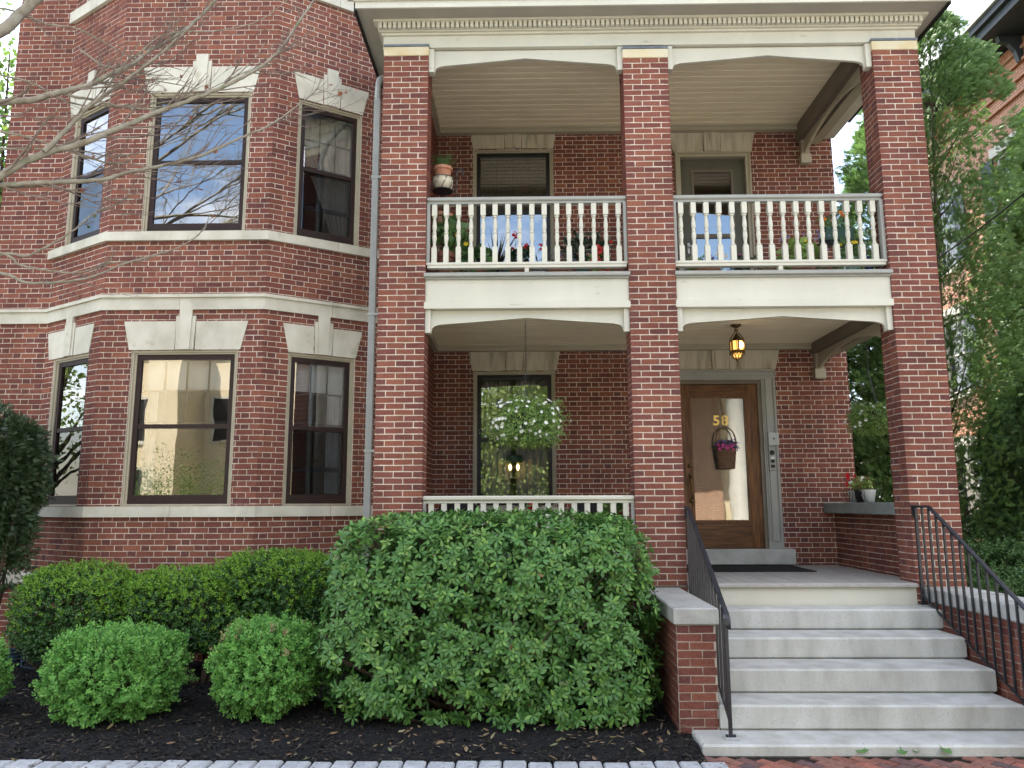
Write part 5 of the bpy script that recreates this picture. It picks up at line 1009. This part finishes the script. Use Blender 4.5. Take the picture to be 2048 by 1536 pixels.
P, a, tt = shell(130, (x+.01, RWY-.07, .80), (.15, .07, .075), 2, .5, 1.1, .2, 3); q = whorls(P, unit(a+UP*.5), 3, (.02, .045)); scatter('foliage', OVAL, *q, M_PLANTD, bt, kind='stuff')
def some(n, c, h): P, a, tt = shell(n, c, h, 2, .85, 1.15, .2, 3); k = a[:, 1] < .4; return P[k], unit(a[k]+np.array([0, -.7, .2]))
flowers('flower', *some(34, (x, RWY-.10, .78), (.13, .06, .05)), .06, P_PINK, bt); flowers('flower', *some(50, (x+.01, RWY-.07, .82), (.15, .07, .08)), .034, P_PURP, bt); flowers('flower', *some(34, (x+.02, RWY-.07, .81), (.15, .07, .07)), .028, P_BLUE, bt)

# wire planter with white pots on the parapet coping
wp = thing('wire_planter', 'black wire trough with white pots of pink flowers on the parapet coping', 'planter', (4.37, 1.85, .015)); 
for yy, mm, nm in ((1.62, M_WHITEC, 'pot'), (2.02, M_WHITEC, 'pot'), (1.82, M_CHAIR, 'pot')):
    m = MB(); lathe(m, [(.065, .018), (.092, .165), (.098, .175), (.088, .172)], (4.37, yy, 0), 16); build(nm, m, mm, wp, smooth=True)
m = MB()
for sx in (-1, 1):
    tube(m, [(4.37+.11*sx, 1.45, .185), (4.37+.11*sx, 2.2, .185)], .004, 4)
    for k in range(8): yb = 1.5+k*.09; tube(m, spline([(4.37+.11*sx, yb, .185), (4.37+.085*sx, yb+.04, .09), (4.37+.07*sx, yb+.12, .018)], 3), .003, 4); tube(m, spline([(4.37+.11*sx, yb+.1, .185), (4.37+.085*sx, yb+.06, .09), (4.37+.07*sx, yb-.02, .018)], 3), .003, 4)
for yb in (1.45, 2.2): tube(m, [(4.26, yb, .185), (4.48, yb, .185)], .004, 4)
build('wire_frame', m, M_IRON, wp)
P, a, tt = shell(190, (4.37, 1.80, .25), (.10, .26, .09), 2, .4, 1.1, .3, 3, .17); q = whorls(P, unit(a+UP*.6), 4, (.02, .05)); scatter('foliage', OVAL, *q, [M_PLANTL, M_RUSSET], wp, mi=(rng.random(len(q[0])) < .25).astype(int), kind='stuff')
flowers('flower', [(4.30, 2.10, .28), (4.30, 2.05, .36), (4.33, 2.15, .25), (4.29, 2.0, .32), (4.31, 2.08, .39), (4.36, 1.97, .36)], [(-.6, -.7, .3)]*6, .06, P_RED, wp); flowers('flower', [(4.29, 1.96, .27), (4.31, 1.93, .25), (4.30, 1.60, .33), (4.30, 1.64, .30), (4.28, 1.9, .28)], [(-.6, -.8, .3)]*5, .045, P_WHITE, wp)

# ------------------------------------------------------------------ balcony and porch pots
BZ = 2.52
POTG = 'pot plants along the balcony rail'
def pot(label, X, Y, r, h, m, z=BZ, name='potted_plant', group=POTG, cat='pot plant', square=False):
    t = thing(name, label, cat, (X, Y, z), group); mb = MB()
    if square: cbx(mb, X-r, X+r, Y-r*.7, Y+r*.7, z, z+h, .006)
    else: lathe(mb, [(r*.68, z), (r*.70, z+.004), (r*.90, z+h*.80), (r*1.02, z+h*.81), (r*1.05, z+h), (r*.93, z+h), (r*.90, z+h*.93)], (X, Y, 0), 18)
    build('pot' if not square else 'planter_box', mb, m, t, smooth=False); mb = MB(); lathe(mb, [(r*.9, z+h*.9), (r*.85, z+h*.94)], (X, Y, 0), 14)
    if not square: build('soil', mb, M_SOIL, t)
    return t, X, Y, z+h
def bushy(t, X, Y, z, h, n, ln, m, nl=4, wide=1.0, tmpl=OVAL, p=2, up=.5, name='foliage'):
    P, a, tt = shell(n, (X, Y, z+h[2]*.55), h, p, .35, 1.08, .3, 2.5, z-.06); q = whorls(P, unit(a+UP*up+rdir(len(P))*.4), nl, ln); scatter(name, tmpl, q[0], q[1], q[2], np.stack([q[3]*wide, q[3], q[3]], -1), m, t, kind='stuff')
    mb = MB(); stems(mb, (X, Y, z-.03), [tuple(x) for x in P[::5]], .004, 3, .1); build('stems', mb, M_PLANT, t)
def blades(t, X, Y, z, n, ln, m, spread=.6, wd=.6):
    d = rdir(n); d[:, 2] = np.abs(d[:, 2])*.6+.45; d[:, :2] *= spread; d = unit(d); P = np.array([[X, Y, z]])+np.concatenate([d[:, :2]*.05, np.zeros((n, 1))], 1)
    L_ = rng.uniform(*ln, n); scatter('foliage', BLADE, P, d, UP+d*.0+rdir(n)*.1-d*.6, np.stack([L_*wd, L_, L_], -1), m, t, kind='stuff')
X_ = lambda x, Y=.38: at(x, 545, Y).x
# left half
ps = thing('plant_stand', 'tall wrought-iron plant stand with scrolls beside the left pier on the balcony', 'plant stand', (-.98, .62, BZ)); sx, sy = -.985, .60; m = MB()
tube(m, spline([(sx+.17, sy, BZ), (sx+.17, sy, 3.4), (sx+.165, sy, 4.02), (sx+.19, sy, 4.08), (sx+.23, sy, 4.09), (sx+.255, sy, 4.05), (sx+.235, sy, 4.01), (sx+.21, sy, 4.03)], 5), .0085, 6); tube(m, [(sx, sy+.05, BZ), (sx, sy+.05, 3.76)], .009, 6)
for a in (.6, 2.7, 4.6): tube(m, [(sx, sy, BZ+.25), (sx+.2*math.cos(a), sy+.2*math.sin(a), BZ)], .008, 5)
build('post', m, M_IRON, ps)
for zt in (3.80, 3.28):
    m = MB(); ringrim(m, (sx, sy), .135, zt+.16); ringrim(m, (sx, sy), .125, zt); lathe(m, [(.125, zt-.004), (.125, zt+.004)], (sx, sy, 0), 16)
    for k in range(8): a = k*math.pi/4; tube(m, spline([(sx+.125*math.cos(a), sy+.125*math.sin(a), zt), (sx+.15*math.cos(a+.2), sy+.15*math.sin(a+.2), zt+.06), (sx+.12*math.cos(a+.35), sy+.12*math.sin(a+.35), zt+.10), (sx+.137*math.cos(a+.5), sy+.137*math.sin(a+.5), zt+.16)], 3), .005, 4)
    build('ring_shelf', m, M_IRON, ps)
t, X, Y, z = pot('terracotta pot of grassy plant at the top of the iron stand', sx, sy, .115, .20, M_TERRA, 3.90, group=None); blades(t, X, Y, z, 130, (.12, .24), M_PLANT, .9); m = MB(); lathe(m, [(.06, 3.806), (.11, 3.83), (.128, 3.90), (.126, 3.97), (.118, 3.97)], (X, Y, 0), 16); build('cache_pot', m, M_CREAMC, t, smooth=True)
t, X, Y, z = pot('wide terracotta pot on the lower ring of the iron stand', sx, sy, .145, .20, M_TERRA, 3.285, group=None); bushy(t, X+.03, Y, z, (.05, .05, .06), 14, (.03, .05), M_PLANT, 3)
t, X, Y, z = pot('terracotta pot with big drooping leaves and yellow flowers under the iron stand', -.93, .42, .13, .34, M_TERRAD, BZ+.08, group=None); bushy(t, X+.08, Y, z+.1, (.17, .15, .20), 34, (.10, .17), M_PLANT, 3, 1.5, LEAF, up=.0); flowers('flower', [(X+.16, Y-.16, z+.17), (X-.09, Y-.14, z+.14), (X+.26, Y-.12, z+.08)], [(0, -1, .3)]*3, .06, P_YEL, t)
t, X, Y, z = pot('slatted wooden crate planter on the balcony floor next to the iron stand', X_(915), .42, .10, .22, M_CRATE, name='crate_planter', cat='planter', square=True, group=None); bushy(t, X, Y, z-.02, (.10, .08, .06), 20, (.05, .08), M_PLANTD, 4)
t, X, Y, z = pot('broad-leaved green plant in a clay pot by the wooden crate', X_(957), .36, .135, .19, M_TERRA); bushy(t, X, Y, z, (.20, .16, .17), 46, (.08, .13), M_PLANT, 4, 1.5, LEAF)
t, X, Y, z = pot('dark spiky fountain grass before the balcony window', X_(990), .62, .10, .18, M_CRATE); blades(t, X, Y, z, 70, (.35, .66), M_SPIKE, .75, .5)
t, X, Y, z = pot('geranium with red flower heads in a clay pot before the balcony window', X_(1037), .36, .135, .20, M_TERRA); bushy(t, X, Y, z, (.17, .15, .17), 60, (.045, .075), M_PLANTD, 4, 1.7)
for (gx, gy, gz_) in ((-.04, -.05, .47), (.08, -.06, .33), (.27, -.05, .32), (-.09, 0, .33)):
    P = np.array([X+gx, Y+gy, z-.0+gz_-.06])+rdir(16)*.036; flowers('flower', P, unit(P-np.array([X+gx, Y+gy+.05, z+gz_-.1])), .036, P_RED, t); m = MB(); tube(m, [(X+gx*.3, Y, z), (X+gx, Y+gy, z+gz_-.07)], .004, 4); build('stem', m, M_PLANT, t)
t, X, Y, z = pot('clay pot of low silvery plants with lavender-blue flowers', X_(1118), .36, .145, .19, M_TERRA); bushy(t, X, Y, z, (.24, .17, .12), 90, (.02, .04), M_GREYL, 4); flowers('flower', *some(60, (X, Y, z+.07), (.22, .16, .12)), .025, P_BLUE, t)
t, X, Y, z = pot('tall strap-leaved plant in a green box on the balcony', X_(1175, .8), .80, .13, .42, M_GREENC, square=True); bushy(t, X, Y, z, (.33, .2, .22), 60, (.10, .18), M_PLANTD, 3, .7, LEAF)
t, X, Y, z = pot('clay pot with coral red begonias next to the middle pier', X_(1200), .34, .125, .20, M_TERRA); bushy(t, X, Y, z, (.15, .13, .13), 34, (.05, .09), M_PLANTL, 3, 1.3); P = np.array([X, Y-.1, z+.13])+rng.normal(0, 1, (24, 3))*np.array([.05, .03, .085]); flowers('flower', P, [(0, -1, .3)]*24, .055, P_CORAL, t)
# right half
t, X, Y, z = pot('wide clay bowl of white and violet pansies before the balcony door', X_(1412), .38, .17, .17, M_TERRA); bushy(t, X, Y, z, (.24, .16, .10), 70, (.035, .06), M_PLANTL, 4); flowers('flower', [(X+.10, Y-.16, z+.15), (X+.15, Y-.15, z+.13), (X+.20, Y-.12, z+.14), (X+.14, Y-.12, z+.17)], [(0, -1, .4)]*4, .085, P_WHITE, t); flowers('flower', [(X+.02, Y-.15, z+.14), (X+.05, Y-.15, z+.11)], [(0, -1, .4)]*2, .06, P_PURP, t)
t, X, Y, z = pot('shallow brown bowl of pink flowers beside the pansy bowl', X_(1492), .38, .17, .13, M_TERRAD); bushy(t, X, Y, z+.02, (.21, .15, .13), 80, (.035, .06), M_PLANTD, 4); flowers('flower', *some(18, (X, Y, z+.12), (.18, .14, .12)), .045, P_PINK, t)
m = MB(); mb_ = fr((X_(1546), .62, BZ), (1, 0, 0), (0, -.97, .0)); prism(m, mb_, [(-.13, 0), (.13, 0), (.13, .32), (-.13, .26)], 0, .02); tag(build('wooden_board', m, M_CRATE, org=(X_(1546), .62, BZ)), 'plain wooden board leaning behind the rail between two pots', 'board')
t, X, Y, z = pot('large clay pot with big pale leaves and purple and yellow flowers', X_(1602), .40, .16, .20, M_TERRA); bushy(t, X, Y, z+.02, (.21, .16, .20), 50, (.09, .13), M_PLANTL, 3, 1.6, LEAF, up=.2); flowers('flower', [(X+random.uniform(-.3, .35), Y-.1+random.uniform(-.1, .1), z+random.uniform(.18, .42)) for _ in range(26)], [(0, -1, .5)]*26, .035, P_BLUE, t); flowers('flower', [(X-.22, Y-.14, z+.1), (X+.02, Y-.17, z+.28), (X+.08, Y-.16, z+.24)], [(0, -1, .2)]*3, .05, P_YEL, t)
t, X, Y, z = pot('small low clay pot of fine foliage in front of the wall end', X_(1660), .42, .14, .12, M_TERRAD); bushy(t, X, Y, z, (.15, .13, .14), 60, (.03, .05), M_PLANT, 4)
tt_ = thing('wire_stand', 'black wire plant stand carrying an orange-flowered trough beside the corner pier', 'plant stand', (3.98, .95, BZ)); X, Y = 3.92, .92; m = MB()
for a, b in ((-.22, -.12), (.22, -.12), (-.22, .12), (.22, .12)): tube(m, [(X+a, Y+b, BZ), (X+a*.9, Y+b, 3.22)], .009, 5)
for zz in (3.2, 2.82): tube(m, [(X-.24, Y-.13, zz), (X+.24, Y-.13, zz), (X+.24, Y+.13, zz), (X-.24, Y+.13, zz), (X-.24, Y-.13, zz)], .009, 5)
for k in range(6): tube(m, [(X-.22+.088*k, Y-.13, 3.2), (X-.14+.088*k, Y-.13, 3.06), (X-.22+.088*(k+1), Y-.13, 3.2)], .005, 4)
build('wire_frame', m, M_IRON, tt_)
t, X, Y, z = pot('green trough of orange flowers on the wire stand', 3.90, .92, .17, .17, M_GREENC, 3.212, square=True, group=None); bushy(t, X, Y, z, (.22, .12, .12), 50, (.04, .07), M_PLANT, 4); flowers('flower', [(X-.2, Y-.12, z+.05), (X-.17, Y-.1, z+.10), (X+.02, Y-.13, z+.17), (X+.05, Y-.12, z+.14)], [(0, -1, .3)]*4, .07, P_ORANGE, t)
t, X, Y, z = pot('pale green glass jar with yellow flowers behind the rail', X_(1702), .34, .085, .24, M_GREENG, BZ+.06, group=None); bushy(t, X-.03, Y, z, (.16, .12, .15), 36, (.05, .09), M_PLANT, 4); flowers('flower', [(X-.15, Y-.1, z+.13), (X-.02, Y-.12, z+.15), (X-.05, Y-.12, z+.12), (X+.02, Y-.1, z+.16)], [(0, -1, .4)]*4, .055, P_YEL, t)
t = thing('blue_bottle', 'small cobalt blue glass bottle behind the rail beside the corner pier', 'bottle', (X_(1733), .30, 2.62)); X, Y = X_(1733), .30; m = MB(); lathe(m, [(.045, 2.64), (.047, 2.74), (.042, 2.76), (.02, 2.79), (.02, 2.82), (.024, 2.825)], (X, Y, 0), 14); build('glass', m, M_BLUEG, t, smooth=True); bushy(t, X, Y, 2.82, (.05, .04, .06), 12, (.03, .05), M_PLANTD, 3)
m = MB(); cbx(m, X_(1700)-.12, X_(1733)+.08, .25, .45, BZ, 2.575, .004); tag(build('plant_shelf', m, M_IRON, org=(X_(1716), .35, BZ)), 'low dark plank under the glass jar and the blue bottle', 'shelf')
# lower porch: two wicker chairs, red flowers and a pot, all half hidden by the bush
def chair(label, X, Y, rot):
    t = thing('wicker_chair', label, 'chair', (X, Y, -.82), 'dark wicker chairs on the lower porch'); m = MB(); pts = []
    for i in range(13): a = math.pi*(i/12); pts.append((math.cos(a)*.30, .25+math.sin(a)*.05, math.sin(a)))
    n = 13
    for lay_ in range(2):
        for i in range(n): a = math.pi*i/12; m.v.append((X+.31*math.cos(a)*(1 if i not in (0, 12) else 1.0), Y+.24+.04*lay_, -.45+.55*math.sin(a)**.6+(.0)))
    m.f += [tuple(range(n))[::-1], tuple(range(n, 2*n))]+[(i, (i+1) % n, n+(i+1) % n, n+i) for i in range(n)]; m.m += [0]*(n+2); build('backrest', m, M_CHAIR, t)
    m = MB(); cbx(m, X-.30, X+.30, Y-.28, Y+.24, -.46, -.38, .02); build('seat', m, M_CHAIR, t)
    for s in (-1, 1):
        m = MB(); cbx(m, X+s*.31-.03, X+s*.31+.03, Y-.26, Y+.26, -.24, -.19, .01); build('arm', m, M_CHAIR, t)
        for yy in (-.24, .22): m = MB(); bx(m, WF, X+s*.29-.02, X+s*.29+.02, Y+yy-.02, Y+yy+.02, -.818, -.24); build('leg', m, M_CHAIR, t)
    return t
chair('dark wicker chair by the left end of the lower porch rail', -.82, 1.0, 0); chair('dark wicker chair left of the potted plant by the middle pier', .80, 1.1, 0)
t, X, Y, z = pot('red flowers in a pot before the lower porch window sill', .06, .8, .13, .3, M_TERRAD, -.50, group=None); bushy(t, X, Y, z, (.16, .12, .16), 40, (.04, .07), M_PLANT, 4); flowers('flower', [(X+.02, Y-.12, .0), (X+.13, Y-.1, .06), (X+.29, Y-.05, .07), (X+.0, Y-.1, -.03)], [(0, -1, .3)]*4, .065, P_RED, t)
m = MB(); bx(m, WF, X-.16, X+.3, Y-.16, Y+.16, -.53, -.503); 
for a in (-.13, .27):
    for b in (-.13, .13): bx(m, WF, X+a-.015, X+a+.015, Y+b-.015, Y+b+.015, -.818, -.531)
tag(build('side_table', m, M_CHAIR, org=(X, Y, -.82)), 'small dark table holding the red flower pot on the lower porch', 'table')
t, X, Y, z = pot('leafy plant in a dark red pot beside the middle pier on the lower porch', 1.02, .5, .13, .16, M_REDC, -.25, group=None); blades(t, X, Y, z, 60, (.14, .26), M_PLANT, .9, .9); bushy(t, X, Y, z, (.15, .13, .09), 30, (.04, .07), M_PLANTL, 4)
m = MB(); lathe(m, [(.14, -.818), (.02, -.79), (.02, -.30), (.14, -.275), (.14, -.252)], (X, Y, 0), 14); tag(build('pot_stand', m, M_CHAIR, org=(X, Y, -.82)), 'dark pedestal under the red pot by the middle pier', 'stand')
# lamp inside the lower porch window
lp = thing('window_lamp', 'lit two-bulb lamp with dark shade standing inside the lower porch window', 'lamp', (-.14, RWY+.26, .02)); X, Y = -.15, RWY+.25; m = MB(); lathe(m, [(.07, .0), (.055, .02), (.012, .07), (.008, .12), (.008, .36)], (X, Y, 0), 10); tube(m, [(X, Y, .36), (X, Y, .80)], .006, 5); build('stem', m, M_DARK, lp)
m = MB(); lathe(m, [(.125, .60), (.115, .70), (.11, .70), (.12, .60)], (X, Y, 0), 16); build('shade', m, M_GREENC, lp)
for s in (-1, 1):
    m = MB(); tube(m, [(X, Y, .38), (X+s*.07, Y, .40), (X+s*.07, Y, .47)], .007, 5); lathe(m, [(.012, .40), (.014, .48)], (X+s*.055, Y-.05, 0), 8); build('candle_tube', m, M_CREAMC, lp); m = MB(); lathe(m, [(.006, .485), (.024, .52), (.02, .55), (.004, .575)], (X+s*.055, Y-.05, 0), 10); build('bulb', m, M_BULB, lp, smooth=True)

# ------------------------------------------------------------------ across the street: what the window glass mirrors
oc = thing('columned_building', 'cream building with a white columned portico facing the porch across the street', 'building', (10, -24, -2)); M_CRM = mat('cream_stucco', [(.60, .50, .32), (.66, .56, .38)], 1.5, .9)
m = MB(); bx(m, WF, 1, 26, -27, -24, -2, 9); build('wall', m, M_CRM, oc); m = MB(); bx(m, WF, 7.5, 9.4, -23.98, -23.7, -1.6, 6); build('brick_bay', m, brickwall_mat('tan_brick', (.36, .20, .12), (.30, .16, .10), (.5, .42, .3)), oc)
for cx_ in (3.2, 6.4, 9.6, 12.8, 16): m = MB(); lathe(m, [(.62, -1.6), (.62, -1.1), (.5, -1.05), (.48, -.9), (.45, -.8), (.44, 2), (.38, 5.2), (.44, 5.25), (.46, 5.4), (.55, 5.5), (.55, 5.7)], (cx_, -21.5, 0), 20); build('column', m, M_PAINT, oc, smooth=True)
m = MB(); bx(m, WF, 2.2, 17, -24, -20.6, 5.7, 7.4); build('entablature', m, M_PAINT, oc); m = MB(); bx(m, WF, 2, 17.2, -24, -20.4, -2, -1.6); build('portico_floor', m, M_GRAN, oc)
for X in (4.8, 8.0, 11.2, 14.4): m = MB(); bx(m, WF, X-.6, X+.6, -24.1, -23.97, .2, 3.2); build('window', m, M_DARK, oc)
o2 = thing('stucco_house', 'cream stucco house across the street, mirrored in the bay window', 'building', (-14, -24, -2)); m = MB(); bx(m, WF, -22, -6.5, -28, -23, -2, 7.2); build('wall', m, M_CRM, o2); m = MB(); bx(m, WF, -12.4, -11, -23.001, -22.6, -2, 4.6); build('chimney_breast', m, M_CRM, o2)
m = MB(); bx(m, WF, -15.2, -13.9, -23.001, -20.4, -2, 7.5); build('porch_wing', m, M_CRM, o2)
for X, z in ((-19.5, 0), (-16.6, 0), (-9.2, 0), (-19.5, 3), (-16.9, 3.1), (-9.2, 3), (-12.9, 3.1)):
    m = MB(); bx(m, WF, X-.55, X+.55, -23.06, -22.95, z-.3, z+1.5); w = build('window', m, M_DARK, o2); m = MB(); ring(m, fr((0, -23.0, 0), (1, 0, 0), (0, 1, 0)), X-.67, X+.67, z-.42, z+1.62, -.05, .08, .11); build('frame', m, M_PAINT, w)
m = MB(); prism(m, lambda u, n, z: Vector((n, u, z)), [(-28.6, 7.2), (-22.4, 7.2), (-25.5, 9.4)], -22.6, -5.9); build('roof', m, M_DTRIM, o2)
hd = thing('far_hedge', 'sunlit loose hedge across the street mirrored in the bay window', 'hedge', (-12, -18.6, -2)); qs = []
for i in range(9): P, a, tt = shell(4500, (-19+i*1.5, -18.6+random.uniform(-.4, .4), -1.0), (1.2, .9, 2.75+random.uniform(-.35, .5)), 2.2, .6, 1.1, .3, 2); qs.append((P, unit(a+rdir(len(P))*.7), unit(UP+rdir(len(P))*.8), rng.uniform(.06, .11, len(P))))
q = [np.concatenate([a[i] for a in qs]) for i in range(4)]; scatter('foliage', OVAL, *q, M_DECID, hd, kind='stuff')
G_ = 'street trees across the road'
for lb, x, y, z0, z1, r, n in (('street tree across the road facing the porch window', -.4, -19.5, -2.2, 8.0, 4.4, 42000), ('street tree across the road far toward the yew side', -27, -17, 1, 10, 4.2, 7000), ('street tree across the road past the columned building', 24, -17, 0, 10, 4.2, 6000), ('street tree across the road at the end of the far hedge', -21.5, -15.5, 1.5, 8.5, 2.6, 5000), ('tree in the side garden past the yew, mirrored in the angled bay windows', -19, 3.2, -.5, 9, 3.4, 6000)): broad(lb, x, y, z0, z1, r, n, M_FAR, .17 if n > 20000 else .15, .2, G_, dens=.2 if n > 20000 else .42, nb=34 if n > 20000 else 16)

# small things on the ground
m = MB(); pts = [(-5.62+.16*math.cos(i*.55)*(1+.1*math.sin(i)), .30+.10*math.sin(i*.55), -1.68+.0035*i) for i in range(46)]+[(-5.42, .22, -1.70), (-5.25, .16, -1.71), (-5.08, .20, -1.71)]
tube(m, pts, .011, 6); tag(build('garden_hose', m, mat('hose_blue', (.006, .03, .05), rough=.4), smooth=True, org=(-5.6, .3, -1.7)), 'dark blue garden hose coiled on the mulch at the foot of the bay', 'hose')
gl = npmesh('fallen_leaf', MAPLE[0], MAPLE[1], M_PLANT)
for x, y, sc, a, lb in ((1722, 1510, .11, .4, 'large green leaf on the pavement at the lowest step, nearest the handrail post'), (1806, 1513, .085, 2.0, 'small green leaf at the lowest step, second from the handrail post'), (1836, 1508, .08, 4.0, 'small curled green leaf at the lowest step, third from the handrail post'), (1902, 1512, .11, 5.2, 'large green leaf on the pavement at the lowest step, farthest from the handrail post')):
    p = at(x, y, -2.0); t = (-1.905-0)/p.z; o = bpy.data.objects.new('fallen_leaf', gl); d = at(x, y, -2.0)-Vector((0, CAMY, 0)); p = Vector((0, CAMY, 0))+d*(-1.90/d.z); o.location = p; o.scale = (sc, sc, sc); o.rotation_euler = Matrix.Rotation(.45, 3, 'X').to_4x4().to_euler(); o.rotation_euler.z = (a-3)*.25; o.location.z += .012; link(o)
    tag(o, lb, 'leaf', 'green leaves fallen before the lowest step')
